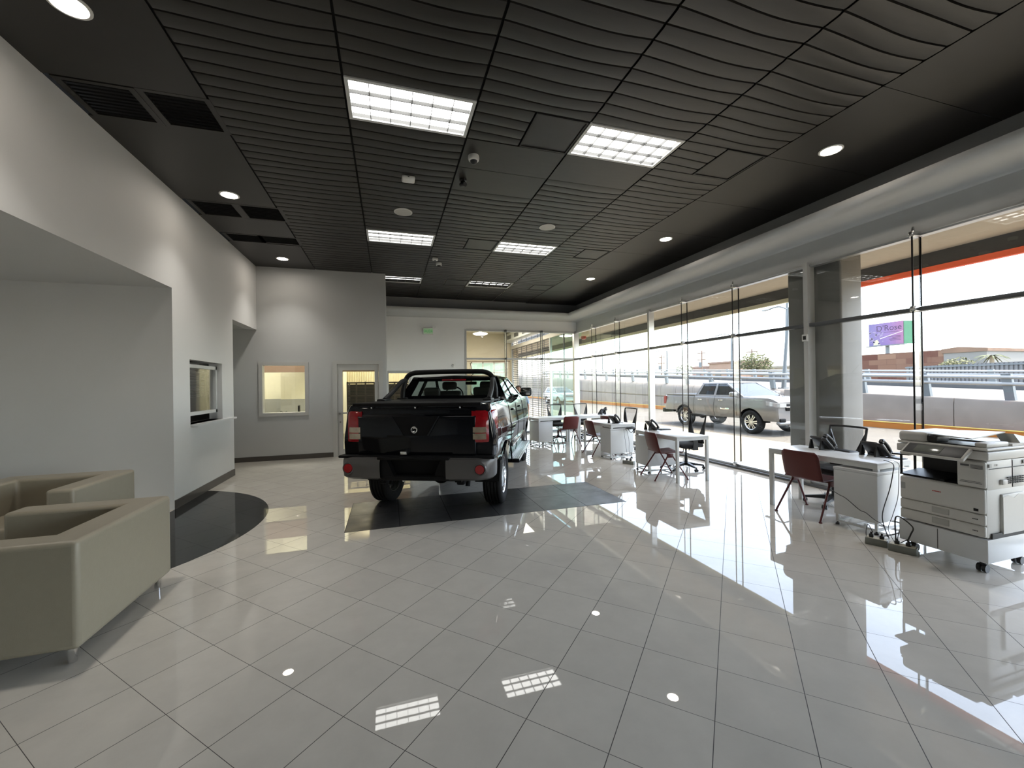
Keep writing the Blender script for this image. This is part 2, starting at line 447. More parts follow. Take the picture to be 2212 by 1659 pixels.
# vents: square frame opening into a dark duct
VL = ['large black square air vent nearest the camera, beside the left wall','large black square air vent nearest the camera, beside the ribbed panels',
      'black square air vent just beyond the second left downlight, beside the left wall','black square air vent just beyond the second left downlight, beside the ribbed panels',
      'smallest black air vent toward the back, beside the left wall','smallest black air vent toward the back, beside the ribbed panels']
for (xa, xb, ya, yb), lb in zip(vents, VL):
    v = thing('ceiling_vent', lb, 'air vent', ((xa+xb)/2, (ya+yb)/2, CZ), 0, 'air vents in the left ceiling strip')
    w, h = (xb-xa)/2, (yb-ya)/2; e = .055
    f = MB(); f.box(-w-e, -h-.04, -.006, w+e, -h, .015); f.box(-w-e, h, -.006, w+e, h+.04, .015); f.box(-w-e, -h, -.006, -w, h, .015); f.box(w, -h, -.006, w+e, h, .015)
    f.build('frame', M['ceil_f'], v)
    f = MB()
    for i in range(9):
        y = -h + (i+.5)*2*h/9
        f.box(-w, y-.002, .0, w, y+.002, .016)
    f.build('slats', M['black_void'], v)
GL = ['dark square grille panel left of the right front troffer', 'dark square grille panel right of the right front troffer',
      'dark square grille left of the middle right troffer', 'dark square grille right of the middle right troffer',
      'dark square grille left of the far right troffer', 'dark square grille right of the far right troffer']
for (ci, k), lb in zip([(2,0),(4,0),(2,6),(4,6),(2,11),(4,11)], GL):
    xa = (cols[ci][0]+cols[ci][1])/2; xb = cols[ci][1]
    v = thing('ceiling_grille', lb, 'ceiling grille', ((xa+xb)/2, ky(k)+MD/2, CZ), 0, 'square grilles in the ribbed ceiling')
    w, h = (xb-xa)/2-.01, MD/2-.008
    f = MB(); e = .018
    f.box(-w, -h, -.008, w, -h+e, .012); f.box(-w, h-e, -.008, w, h, .012); f.box(-w, -h+e, -.008, -w+e, h-e, .012); f.box(w-e, -h+e, -.008, w, h-e, .012)
    f.build('frame', M['grille'], v)
    f = MB(); f.box(-w+e, -h+e, .002, w-e, h-e, .01); f.build('panel', M['ceil_f'], v)
# fluorescent troffers
TL = {(1,0):'large lit troffer nearest the camera, left of centre', (3,0):'lit troffer right of centre nearest the camera', (1,6):'lit troffer in the middle of the room, left one',
      (3,6):'lit troffer in the middle of the room, right one', (1,11):'lit troffer farthest back, cut by the wall corner', (3,11):'lit troffer farthest back above the black pickup, right one'}
proto = None
for key, lb in TL.items():
    ci, k = key; xa, xb = cols[ci]; c = ((xa+xb)/2, ky(k)+MD/2, CZ)
    if proto is None:
        proto = v = thing('troffer_light', lb, 'ceiling light', c, 0, 'fluorescent troffers in the ceiling')
        w, h = .595, .29; e = .022
        f = MB(); f.box(-w-.012,-h-.012,-.006,w+.012,-h+e,.01); f.box(-w-.012,h-e,-.006,w+.012,h+.012,.01); f.box(-w-.012,-h+e,-.006,-w+e,h-e,.01); f.box(w-e,-h+e,-.006,w+.012,h-e,.01)
        f.build('frame', M['white_m'], v)
        f = MB(); f.box(-w+.005,-h+.005,.06,w-.005,h-.005,.062); f.build('diffuser', M['troffer'], v)
        f = MB(); f.box(-w,-h,.0,-w+.004,h,.11); f.box(w-.004,-h,0,w,h,.11); f.box(-w,-h,0,w,-h+.004,.11); f.box(-w,h-.004,0,w,h,.11); f.box(-w,-h,.106,w,h,.11); f.build('housing', M['louver'], v)
        f = MB()
        for i in range(1, 6):
            x = -w + 2*w*i/6
            f.prism([(x-.003,-h,.0),(x+.003,-h,.0),(x+.004,-h,.032),(x-.004,-h,.032)], (0,2*h,0))
        for j in (1, 2):
            y = -h + 2*h*j/3
            f.prism([(-w,y-.004,.0),(-w,y+.004,.0),(-w,y+.007,.032),(-w,y-.007,.032)], (2*w,0,0))
        f.build('louver', M['louver'], v)
    else:
        c2 = copy_tree(proto); place(c2, c, 0, lb)
# recessed downlights
DL = [((-2.16,3.70),'downlight at the top left corner above the left wall'),((-2.15,6.735),'downlight above the left wall between two pairs of vents'),((-2.15,9.77),'downlight above the left wall beside the office window wall'),
      ((5.15,3.58),'largest downlight in the dark strip over the right windows'),((5.17,6.67),'second downlight over the right windows'),((5.16,9.72),'farthest downlight over the right windows')]
proto = None
for (x, y), lb in DL:
    if proto is None:
        proto = v = thing('downlight', lb, 'downlight', (x, y, CZ-.004), 0, 'round downlights in the ceiling edges')
        f = MB(); f.lathe([(.125,0),(.125,-.008),(.105,-.012),(.098,-.004),(.098,.0)], 28); f.build('trim_ring', M['white'], v)
        f = MB(); f.lathe([(.0,-.003),(.099,-.003)], 28); f.build('lens', M['lamp'], v)
    else:
        place(copy_tree(proto), (x, y, CZ-.004), 0, lb)
v = copy_tree(proto); place(v, (-3.32, 4.45, 3.066), 0, 'downlight in the low alcove ceiling at the left edge', 'alcove downlights'); 
# speakers, cameras, access point
proto = None
for (x, y), lb in [((.255,6.69),'round white ceiling speaker between the two left troffers'),((2.716,6.695),'round white ceiling speaker between the two right troffers')]:
    if proto is None:
        proto = v = thing('ceiling_speaker', lb, 'speaker', (x, y, CZ-.006), 0, 'round ceiling speakers')
        f = MB(); f.lathe([(.0,-.012),(.10,-.012),(.128,-.008)], 28); f.build('mesh_cover', mat('speaker mesh', (.55,.54,.51), .6, var=.12, nscale=300), v)
        f = MB(); f.lathe([(.126,-.004),(.128,-.012),(.142,-.008),(.142,.002)], 28); f.build('rim', M['white'], v)
    else: place(copy_tree(proto), (x, y, CZ-.006), 0, lb)
def dome(x, y, lb, n='dome_camera'):
    v = thing(n, lb, 'camera', (x, y, CZ-.004))
    f = MB(); f.lathe([(.065,.0),(.068,-.03),(.062,-.055),(.045,-.062)], 24); f.build('housing', M['white'], v)
    f = MB(); f.lathe([(.044,-.055),(.042,-.075),(.03,-.09),(.012,-.098),(0,-.099)], 20); f.build('dark_dome', M['black'], v)
dome(1.02, 4.842, 'white dome camera on a flat ceiling board right of the front troffer')
dome(1.119, 9.284, 'small white dome camera far back beside a white box')
v = thing('access_point', 'white rounded wireless box on the ribbed ceiling', 'wireless box', (.284, 5.563, CZ-.006))
f = MB(); f.rbox(-.085,-.07,-.05,.085,.07,0,.02,3); f.build('cover', M['white'], v)
f = MB(); f.box(-.01,-.072,-.03,.01,-.069,-.02); f.build('indicator', M['grille'], v)
v = thing('ceiling_detector', 'white angular detector on the ceiling beside the far dome camera', 'detector', (.998, 8.935, CZ-.006))
f = MB(); f.rbox(-.06,-.05,-.055,.06,.05,0,.015); f.build('body', M['white'], v)
f = MB(); f.lathe([(.025,-.055),(.02,-.065),(0,-.067)], 14); f.build('lens', M['grille'], v)
v = thing('black_camera', 'small black camera on the flat ceiling board below the white dome camera', 'camera', (.993, 5.435, CZ-.004))
f = MB(); f.lathe([(.05,0),(.05,-.02),(.03,-.03)], 18); f.cyl((0,0,-.03),(0,0,-.06),.012); f.build('mount', M['black'], v)
f = MB(); f.cyl((-.02,.03,-.06),(.02,-.05,-.085),.03,.03,16); f.build('camera_body', M['black'], v)

# ------------------------------------------------------------------ shop front (right)
GX = XW+.05
ys = [13.2, 11.85, 10.43, 8.92, 7.62, 6.21, 4.83, 3.42, 2.02, .62, -.78, -2.18, -3.58, -4.98, -7.0]
alu = {0, 3, 6, 9, 12, 14}
w1 = thing('window_1', 'tall shop front glazing along the right side', 'window', (0,0,0), 0, None, S)
for i in range(len(ys)-1):
    ya, yb = ys[i+1], ys[i]
    for z0, z1 in ((.085, 2.505), (2.56, 3.455)):
        f = MB(); f.box(GX-.005, ya+.004, z0, GX+.005, yb-.004, z1); f.build('pane', M['glass'], w1)
for i, y in enumerate(ys):
    f = MB()
    if i in alu:
        f.box(XW-.06, y-.035, 0, XW+.09, y+.035, 3.52); f.build('mullion', M['alu_w'] if i == 6 else M['alu'], w1)
    else:
        f.box(XW-.11, y-.006, .09, GX-.006, y+.006, 3.46); f.build('glass_fin', M['glass_e'], w1)
        f = MB()
        for z in (.09, 2.5325, 3.47):
            f.rbox(XW-.125, y-.03, z-.035, XW+.04, y+.03, z+.035, .008)
        f.cyl((XW-.09, y, 3.49), (XW-.09, y, 3.56), .022, .012, 10); f.build('fitting', M['steel'], w1)
        f = MB(); f.box(XW-.115, y-.009, .09, XW-.108, y+.009, 3.46); f.box(XW+.035, y-.012, .09, XW+.044, y+.012, 3.46); f.build('fin_edge', M['black_m'], w1)
f = MB(); f.rbox(XW-.03, Y0, 2.505, XW+.07, YB, 2.56, .006); f.build('transom', M['alu_d'], w1)
f = MB(); f.box(XW-.005, Y0, 3.452, XW+.1, YB, 3.485); f.box(XW-.02, Y0, 3.47, XW, YB, 3.482); f.build('head_rail', M['alu'], w1)
f = MB(); f.box(XW-.12, Y0, 0, XW+.12, YB, .035); f.build('sill', M['alu_d'], w1)
f = MB(); f.box(XW-.035, Y0, .035, XW-.01, YB, .075); f.box(XW+.02, Y0, .035, XW+.09, YB, .07); f.build('sill_rail', M['alu'], w1)
v = thing('wall_sensor', 'small white sensor box on the mullion before the stone pillar', 'sensor', (XW-.061, 4.83, 2.33))
f = MB(); f.rbox(-.03,-.045,-.055,0,.045,.055,.008); f.build('body', M['white'], v)
f = MB(); f.rbox(-.033,-.025,-.03,-.029,.025,.03,.003); f.build('lens', M['grille'], v)

# back glazing
w2 = thing('window_2', 'glazing in the back wall looking into the side room', 'window', (0,0,0), 0, None, S)
GY = YB+.05
xs = [2.40, 3.77, 5.06, 6.34]
for i in range(3):
    for z0, z1 in ((.05, 2.50), (2.56, 3.44)):
        f = MB(); f.box(xs[i]+.004, GY-.005, z0, xs[i+1]-.004, GY+.005, z1); f.build('pane', M['glass'], w2)
for i, x in enumerate(xs):
    f = MB()
    if i in (0,): f.box(x, YB-.02, 0, x+.05, YB+.1, 3.48); f.build('jamb', M['alu_w'], w2)
    elif i == 3: f.box(x-.04, YB-.03, 0, x+.04, YB+.1, 3.48); f.build('jamb', M['alu'], w2)
    else:
        f.box(x-.005, YB-.11, .05, x+.005, GY-.006, 3.46); f.build('glass_fin', M['glass_e'], w2)
        f = MB(); f.box(x-.012, YB-.115, .05, x+.012, YB-.108, 3.46); f.box(x-.012, YB+.035, .05, x+.012, YB+.045, 3.46)
        f.rbox(x-.03, YB-.125, 2.5, x+.03, YB+.04, 2.565, .008); f.rbox(x-.03, YB-.125, 3.43, x+.03, YB+.04, 3.5, .008); f.build('fitting', M['alu_d'], w2)
f = MB(); f.box(2.40, YB-.03, 3.44, XW, YB+.08, 3.49); f.build('head_rail', M['alu_w'], w2)
f = MB(); f.box(2.45, YB-.03, 2.50, 6.34, YB+.06, 2.56); f.build('transom', M['alu_w'], w2)
f = MB(); f.box(2.40, YB-.05, 0, XW, YB+.1, .06); f.build('sill', M['alu_d'], w2)

# office window (window_3), door, ticket window, warehouse window
def framed(nm, lb, cat, x0, x1, z0, z1, y, e, d, matf, glass=True):
    r = thing(nm, lb, cat, (0,0,0), 0, None, S)
    f = MB(); f.box(x0-.03,y-.025,z0-.03,x0+e,y+d,z1+.03); f.box(x1-e,y-.025,z0-.03,x1+.03,y+d,z1+.03); f.box(x0+e,y-.025,z1-e,x1-e,y+d,z1+.03); f.box(x0+e,y-.025,z0-.03,x1-e,y+d,z0+e)
    f.build('frame', matf, r)
    if glass:
        f = MB(); f.box(x0+e,y+.05,z0+e,x1-e,y+.058,z1-e); f.build('pane', M['glass'], r)
    return r
framed('window_3', 'square office window in the grey back-left wall', 'window', wx0+.03, wx1-.03, wz0+.03, wz1-.03, YL, .05, .15, M['alu_w'])
framed('window_4', 'warehouse window in the back wall beside the door corner', 'window', -.05, .64, .9, 2.115, YB, .045, .12, M['alu_w'])
dr = thing('door_1', 'grey aluminium door with a tall glass panel', 'door', (0,0,0), 0, None, S)
f = MB(); f.box(dx0-.03,YL-.03,0,dx0+.07,YL+.15,dz1+.03); f.box(dx1-.07,YL-.03,0,dx1+.03,YL+.15,dz1+.03); f.box(dx0+.07,YL-.03,dz1-.05,dx1-.07,YL+.15,dz1+.03); f.build('door_frame', M['alu_w'], dr)
f = MB(); a0, a1 = dx0+.075, dx1-.075
f.box(a0,YL+.0,.01,a0+.11,YL+.05,dz1-.055); f.box(a1-.09,YL,.01,a1,YL+.05,dz1-.055); f.box(a0+.11,YL,dz1-.20,a1-.09,YL+.05,dz1-.055); f.box(a0+.11,YL,.01,a1-.09,YL+.05,.17); f.build('leaf', M['alu_w'], dr)
f = MB(); f.box(a0+.11,YL+.02,.17,a1-.09,YL+.028,dz1-.2); f.build('pane', M['glass'], dr)
f = MB(); f.box(a0+.03,YL-.05,1.02,a1-.03,YL-.03,1.055); f.box(a0+.03,YL-.05,1.025,a0+.06,YL,1.05); f.box(a1-.06,YL-.05,1.025,a1-.03,YL,1.05); f.build('push_bar', M['alu'], dr)
f = MB(); f.cyl((a0+.055,YL-.008,.82),(a0+.055,YL,.82),.02,.02,14); f.build('lock', M['steel'], dr)
tk = thing('window_5', 'ticket window with dark interior in the left wall', 'window', (0,0,0), 0, None, S)
f = MB(); x = XL; e = .055
for (y0_,y1_,z0_,z1_) in ((7.30,8.43,1.25,1.25+e),(7.30,8.43,2.05-e,2.05),(7.30,7.30+.03,1.25,2.05),(8.43-e,8.43,1.25,2.05)): f.box(x-.11,y0_,z0_,x-.06,y1_,z1_)
f.build('frame', M['white_m'], tk)
f = MB(); f.box(x-.10,7.34,1.30,x-.092,8.38,2.0); f.build('pane', M['glass'], tk)
f = MB(); f.box(x-.19,7.25,1.10,x+.10,8.88,1.13); f.build('counter', M['white_l'], tk)
f = MB(); f.box(x-.18,7.36,1.25,x-.15,7.40,2.05); f.box(x-.18,8.24,1.25,x-.15,8.30,2.05); f.box(x-.18,7.40,1.93,x-.15,8.24,1.96); f.build('inner_frame', M['black_m'], tk)
# lining coloured dark for the shade in the ticket office, with a blind on its inner window
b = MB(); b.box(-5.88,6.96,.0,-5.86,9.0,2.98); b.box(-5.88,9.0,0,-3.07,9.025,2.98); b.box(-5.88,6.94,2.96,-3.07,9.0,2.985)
tag(b.build('wall_ticket_office_shade', mat('office lining dark for shade', (.035,.033,.03), .7)), 'lining of the ticket office, coloured dark for the shade inside', 'wall', None, S)
v = thing('window_blind', 'white slatted blind seen through the ticket window', 'blind', (-3.42, 8.97, 1.5))
f = MB()
for i in range(22): f.prism([(-.34,-.012,.01+i*.028),(-.34,.008,.022+i*.028),(-.34,.008,.024+i*.028),(-.34,-.012,.012+i*.028)], (.68,0,0))
f.build('slats', mat('blind slat', (.26,.26,.25), .5), v)
f = MB(); f.box(-.35,-.02,.62,.35,.015,.66); f.build('head_rail', M['white'], v)
f = MB()
for x in (-.2, .05, .25): f.box(x-.012,-.016,0,x+.012,-.013,.62)
f.build('tapes', M['grille'], v)

# exit sign, motion sensor
v = thing('exit_sign', 'white exit sign with green letters and two lamp heads on the back wall', 'sign', (1.215, YB, 3.41))
f = MB(); f.rbox(-.165,-.06,-.115,.165,0,.10,.008); f.build('housing', M['white'], v)
f = MB(); f.box(-.145,-.063,-.095,.145,-.060,.075); f.build('face', mat('pale green sign face', (.36,.46,.30), .5, emit=(.6,.9,.55), estr=.05), v)
text_obj('letters', 'SALIDA', .125, mat('green letters', (.02,.33,.05), .5, emit=(.05,.6,.1), estr=.08), basis((0,-.064,-.012), (1,0,0), (0,0,1)), v, .001, .68)
for s in (-1, 1):
    f = MB(); f.cyl((s*.185,-.09,.125),(s*.185,-.02,.13),.05,.035,16); f.box(s*.19-.012,-.03,.09,s*.165+.0,-.01,.11); f.build('lamp_head', M['white'], v)
v = thing('motion_sensor', 'white round sensor low on the back wall above the pickup roof', 'sensor', (2.004, YB, 2.30))
f = MB(); f.sphere((0,-.03,0), .06, 18, 10, (1,.8,1)); f.build('dome', M['white'], v)
f = MB(); f.cyl((0,-.02,0),(0,0,0),.045,.05,16); f.build('base', M['white'], v)
# ------------------------------------------------------------------ rooms beyond the glass
b = MB(); b.box(-6.1, 13.3, -.1, 7.0, 22.2, 0); b.box(-6.1,10.67,-.1,-5.9,13.4,0)
struct('floor_back', b, mat('plain concrete floor', (.42,.40,.34), .25, var=.08, nscale=3), 'concrete floor of the rooms behind the back walls', 'floor')
b = MB(); b.box(-6.1, 10.67, 4.5, 7.0, 22.2, 4.6); struct('ceiling_back', b, M['beige'], 'beige ceiling of the rooms behind the back walls', 'ceiling')
b = MB(); b.box(-6.1,10.67,0,-6.0,17.6,4.5); b.box(2.28,13.35,0,2.38,22.2,4.5)
struct('wall_back_side', b, M['beige_l'], 'side walls of the rooms behind', 'wall')
# warehouse back wall: corrugated sheet above a grey dado
b = MB(); n = 60; pts = []
for i in range(n):
    x = -1.6 + 3.9*i/n; w = 3.9/n
    pts += [(x, 17.4), (x+w*.62, 17.4), (x+w*.72, 17.36), (x+w*.9, 17.36)]
b.loft([[(x, y, 1.5) for x, y in pts], [(x, y, 4.5) for x, y in pts]])
struct('wall_back_warehouse', b, M['yellow_w'], 'pale yellow corrugated wall seen through the glass door', 'wall', smooth=0)
b = MB(); b.box(-1.62, 17.32, 0, 2.3, 17.5, 1.5); struct('trim_5', b, M['dado'], 'grey lower band of the corrugated wall', 'dado')
b = MB(); b.box(-1.6, 15.8, 2.22, 2.28, 16.0, 2.7); struct('trim_6', b, M['brown'], 'brown beam seen through the top of the glass door', 'beam')
# office behind the square window
b = MB(); b.box(-6, 13.9, 0, -1.6, 14.0, 4.5); b.prism([(-3.02,13.3,1.33),(-3.02,13.3,4.4),(-3.02,13.9,4.4),(-3.02,13.9,1.33)], (1.45,-.35,0)); b.box(-1.66,10.67,0,-1.6,17.4,4.5)
struct('wall_office', b, M['beige_l'], 'cream office wall seen through the square window', 'wall')
b = MB(); b.box(-5.9, 13.87, 0, -3.0, 13.9, 1.33); b.prism([(-3.03,13.28,0),(-3.03,13.28,1.33),(-3.03,13.9,1.33),(-3.03,13.9,0)], (1.45,-.35,0))
struct('trim_7', b, M['dado'], 'grey lower band of the office wall', 'dado')
b = MB(); b.box(-5.9, 12.8, 2.10, -1.66, 12.95, 2.55); struct('trim_8', b, M['brown'], 'brown beam inside the office window', 'beam')
ds = thing('office_desk', 'brown desk top just behind the square office window', 'desk', (-2.3, 11.5, 0))
f = MB(); f.box(-.75,-.35,.71,.6,.35,.75); f.build('top', M['brown'], ds)
for s in (-.70, .55):
    f = MB(); f.box(s-.02,-.33,0,s+.02,.33,.71); f.build('panel_leg', M['brown'], ds)
v = thing('monitor', 'black monitor seen edge on through the square office window', 'monitor', (-2.17, 11.35, .75), math.radians(99))
f = MB(); f.rbox(-.26,-.02,.10,.26,.02,.47,.008); f.build('screen', M['black'], v)
f = MB(); f.box(-.03,.0,.02,.03,.03,.2); f.rbox(-.11,-.09,0,.11,.1,.02,.005); f.build('stand', M['black'], v)
v = thing('monitor_cable', 'looped black cable beside the edge-on monitor', 'cable', (-2.52, 11.3, .75))
f = MB(); f.tube(catmull([(-.14,0,.006),(-.11,.02,.20),(-.05,0,.335),(.0,.02,.28),(.03,0,.22),(.07,.02,.33),(.12,.03,.20),(.2,.05,.1)]), .006); f.build('cord', M['black'], v)
# slatted steel cages in the warehouse
def cage(x0, lb):
    v = thing('steel_cage', lb, 'steel rack', (x0, 14.9, 0), 0, 'slatted steel cages in the warehouse')
    W, H_, D = 1.16, 1.80, .8
    f = MB()
    for x in (0, W/4, W/2, 3*W/4, W): f.box(x-.022,-.02,0,x+.022,.02,H_)
    for x in (0, W): f.box(x-.022,D-.02,0,x+.022,D+.02,H_)
    for z in (.1, .9, 1.35, H_): f.box(-.02,-.02,z-.022,W+.02,.025,z+.022)
    for x in (0, W): f.box(x-.02,0,H_-.03,x+.02,D,H_); f.box(x-.02,0,.9,x+.02,D,.94)
    for x in (0, W/2, W): f.box(x-.02,-.02,H_,x+.02,.02,H_+.035)
    f.build('frame', M['rust_steel'], v)
    f = MB()
    for i in range(34): f.box(0,.0,.12+i*.05,W,.012,.14+i*.05)
    f.build('slat_panel', M['rust_steel'], v)
    f = MB(); f.box(.02,D-.03,0,W-.02,D-.01,H_-.05); f.box(.01,.03,0,.025,D,H_-.05); f.box(W-.025,.03,0,W-.01,D,H_-.05); f.build('back_panel', M['grille'], v)
cage(-1.36, 'brown slatted steel cage seen through the glass door')
cage(-.10, 'brown slatted steel cage seen through the window right of the door corner')

# side room beyond the back glass
b = MB(); b.box(2.38, 21.9, 0, 7.0, 22.0, 4.5); struct('wall_side_room', b, M['beige'], 'beige end wall of the side room behind the back glass', 'wall')
b = MB(); b.box(2.38, 21.88, 2.95, 6.6, 21.9, 2.98); struct('trim_9', b, M['brown'], 'thin brown joint on the beige end wall', 'joint')  # narrow brown strip on the wall face
FX = 6.62
v = thing('roller_grille', 'white roller shutter grille seen through the back glass', 'roller shutter')
f = MB(); n = 39
for i in range(n):
    z = .08 + i*.10
    f.box(FX-.012, 16.2, z, FX+.012, 21.7, z+.024)
f.build('slat_curtain', M['alu_d'], v)  # white slats coloured dark for their backlit shade
f = MB()
for y in (16.2, 16.9, 17.7, 18.5, 19.3, 20.1, 20.9, 21.65): f.box(FX-.015, y-.008, .05, FX+.015, y+.008, 3.98)
f.build('tie_strip', M['alu_d'], v)
f = MB(); f.box(FX-.05,16.1,0,FX+.05,16.18,4.0); f.build('guide_rail', M['alu'], v); f = MB(); f.box(FX-.05,21.7,0,FX+.05,21.78,4.0); f.build('guide_rail', M['alu'], v)
f = MB(); f.rbox(FX-.45,16.0,3.98,FX+.05,21.9,4.42,.03)
f.build('drum_housing', M['alu_w'], v)
for i in range(4):
    f = MB(); f.box(FX-.46,16.6+i*1.3,4.08,FX-.44,17.3+i*1.3,4.28); f.build('louver', M['alu_d'], v)
w6 = thing('window_6', 'green tinted glazing of the side room facing the street', 'window', (0,0,0), 0, None, S)
f = MB(); f.box(FX-.005,13.4,.08,FX+.005,14.72,2.50); f.build('pane', M['glass_t'], w6)
f = MB(); f.box(FX-.005,14.78,.08,FX+.005,16.08,2.50); f.build('pane', M['glass_t'], w6)
f = MB(); f.box(FX-.005,13.4,2.58,FX+.005,14.72,3.95); f.build('pane', M['glass_t'], w6)
f = MB(); f.box(FX-.005,14.78,2.58,FX+.005,16.08,3.95); f.build('pane', M['glass_t'], w6)
f = MB(); f.box(FX-.03,14.735,0,FX+.03,14.765,4.0); f.box(FX-.04,13.35,2.5,FX+.04,16.1,2.58); f.box(FX-.04,13.35,0,FX+.04,16.1,.08); f.box(FX-.04,13.35,3.95,FX+.04,16.1,4.5); f.build('frame', M['alu_d'], w6)
b = MB(); b.box(FX-.1,21.78,0,FX+.1,22.2,4.5); b.box(FX-.1,16.1,4.42,FX+.1,22,4.5); struct('wall_side_street', b, M['beige'], 'beige street wall of the side room', 'wall')
v = thing('pendant_lamp', 'lit white pendant lamp hanging in the side room', 'lamp', (4.33, 19.6, 4.5))
f = MB(); f.cyl((0,0,-.22),(0,0,0),.015); f.lathe([(.02,-.2),(.10,-.24),(.36,-.30),(.37,-.33)], 28); f.build('shade', M['alu_w'], v)
f = MB(); f.lathe([(.35,-.325),(.30,-.36),(0,-.37)], 28); f.build('bulb', emis('pendant glow', (1,.95,.85), 6), v)
w7 = thing('window_7', 'pale green panes in the end wall of the side room', 'window', (0,0,0), 0, None, S)
f = MB(); 
for i in range(3):
    f = MB(); f.box(4.35+i*.62, 21.84, 1.2, 4.93+i*.62, 21.85, 2.3); f.build('pane', M['pane_g'] if 'pane_g' in M else mat('pale green pane', (.50,.72,.64), .08, var=.04), w7)
    f = MB(); f.box(4.35+i*.62, 21.84, 2.36, 4.93+i*.62, 21.85, 2.85); f.build('pane', mat('pale green pane', (.50,.72,.64), .08, var=.04), w7)
f = MB(); f.box(4.28,21.83,1.14,6.24,21.87,1.2); f.box(4.28,21.83,2.3,6.24,21.87,2.36); f.box(4.28,21.83,2.85,6.24,21.87,2.9)
for i in range(4): f.box(4.28+i*.63,21.83,1.14,4.35+i*.63,21.87,2.9)
f.build('frame', M['alu_w'], w7)

# ------------------------------------------------------------------ outdoors
b = MB(); b.box(6.56, -30, -.2, 10.3, 80, -.03)
struct('sidewalk', b, mat('pale concrete pavement', (.26,.22,.15), .85, var=.1, nscale=1.2, bump=.1, bscale=60), 'pale concrete pavement outside the shop front', 'pavement')
b = MB(); b.box(10.3, -40, -.3, 17.75, 90, -.13)
struct('street', b, mat('sun bleached asphalt', (.112,.098,.076), .9, var=.22, nscale=2.5, bump=.15, bscale=50), 'sun bleached street in front of the building', 'street')
b = MB(); b.box(-60, -80, -.5, 140, 140, -.3)
struct('ground', b, mat('dusty ground', (.2,.175,.14), .95, var=.1, nscale=.5), 'dusty ground in the distance', 'ground')
b = MB(); b.box(17.3, -40, -.13, 17.72, 90, .08)
struct('kerb', b, mat('orange painted kerb', (.40,.135,.014), .7, var=.12, nscale=3), 'orange painted kerb along the ramp wall', 'kerb')
b = MB(); b.box(17.29, -40, .08, 17.42, 90, .10)
struct('kerb_line', b, mat('yellow kerb paint', (.55,.42,.10), .7, var=.1, nscale=3), 'yellow painted edge on the orange kerb', 'kerb')
zt = lambda y: .66 + .0405*y
conc = mat('weathered concrete', (.225,.195,.165), .85, var=.22, nscale=1.8, bump=.15, bscale=40)
b = MB(); y = -12.4
while y < 70:
    st = 3. if y < 14.5 else 1.5; a, c = y+.012, y+st-.01
    def P(yy):
        h = zt(yy)
        if yy > 14.6: return [(17.72,yy,-.13),(17.72,yy,h*.42),(17.78,yy,h*.43),(17.70,yy,h*.48),(17.70,yy,h-.40),(17.74,yy,h-.22),(17.82,yy,h-.08),(17.94,yy,h-.01),(18.05,yy,h),(18.05,yy,-.13)]
        return [(17.72,yy,-.13),(17.72,yy,h*.4),(17.725,yy,h*.5),(17.73,yy,h-.2),(17.74,yy,h-.1),(17.745,yy,h-.04),(17.75,yy,h-.02),(17.77,yy,h),(18.05,yy,h),(18.05,yy,-.13)]
    b.loft([P(a), P(c)], closed=True, cap=True); y += st
struct('ramp_wall', b, conc, 'weathered concrete wall of the rising ramp', 'ramp wall')
b = MB(); b.loft([[(17.9,yy,zt(yy)-.12),(27.4,yy,zt(yy)-.02),(27.4,yy,-.3),(17.9,yy,-.3)] for yy in (-12,70)], closed=True, cap=True)
struct('ramp_deck', b, mat('pale ramp road', (.19,.175,.155), .9, var=.08, nscale=2), 'pale road surface of the rising ramp', 'road')
b = MB(); b.loft([[(27.0,yy,zt(yy)-.05),(27.0,yy,zt(yy)+.22),(27.3,yy,zt(yy)+.26),(27.4,yy,-.3)] for yy in (-12,70)], closed=True, cap=True)
struct('ramp_far_wall', b, mat('dark concrete', (.09,.09,.088), .9, var=.15, nscale=2), 'dark concrete kerb wall on the far side of the ramp', 'ramp wall')
def rail(X, ya, yb, step, h, lb, base):
    v = thing('guardrail', lb, 'guardrail', (X, ya, 0))
    galv = M['galv']
    y = 0.; n = 0
    while ya + y <= yb:
        z = base(ya+y); f = MB()
        f.prism([(-.05,y-.13,z),(.09,y-.13,z),(.05,y-.05,z+h),(-.07,y-.05,z+h)], (0,.21,0)); f.build('post', galv, v)
        y += step
    for hh in (h-.1, h*.62):
        f = MB(); f.cyl((-.05,-2,base(ya-2)+hh),(-.05,yb-ya,base(yb)+hh),.055,.055,10); f.build('rail', M['galv_w'], v)
M['galv'] = mat('galvanised post', (.14,.155,.16), .5, .3, var=.1); M['galv_w'] = mat('pale galvanised rail', (.32,.32,.31), .45, .2)
rail(17.9, 3.45, 46, 1.98, .80, 'galvanised guardrail on top of the near ramp wall', lambda y: zt(y))
rail(27.2, 4.0, 60, 2.6, .70, 'galvanised guardrail on the far side of the ramp', lambda y: zt(y)+.22)

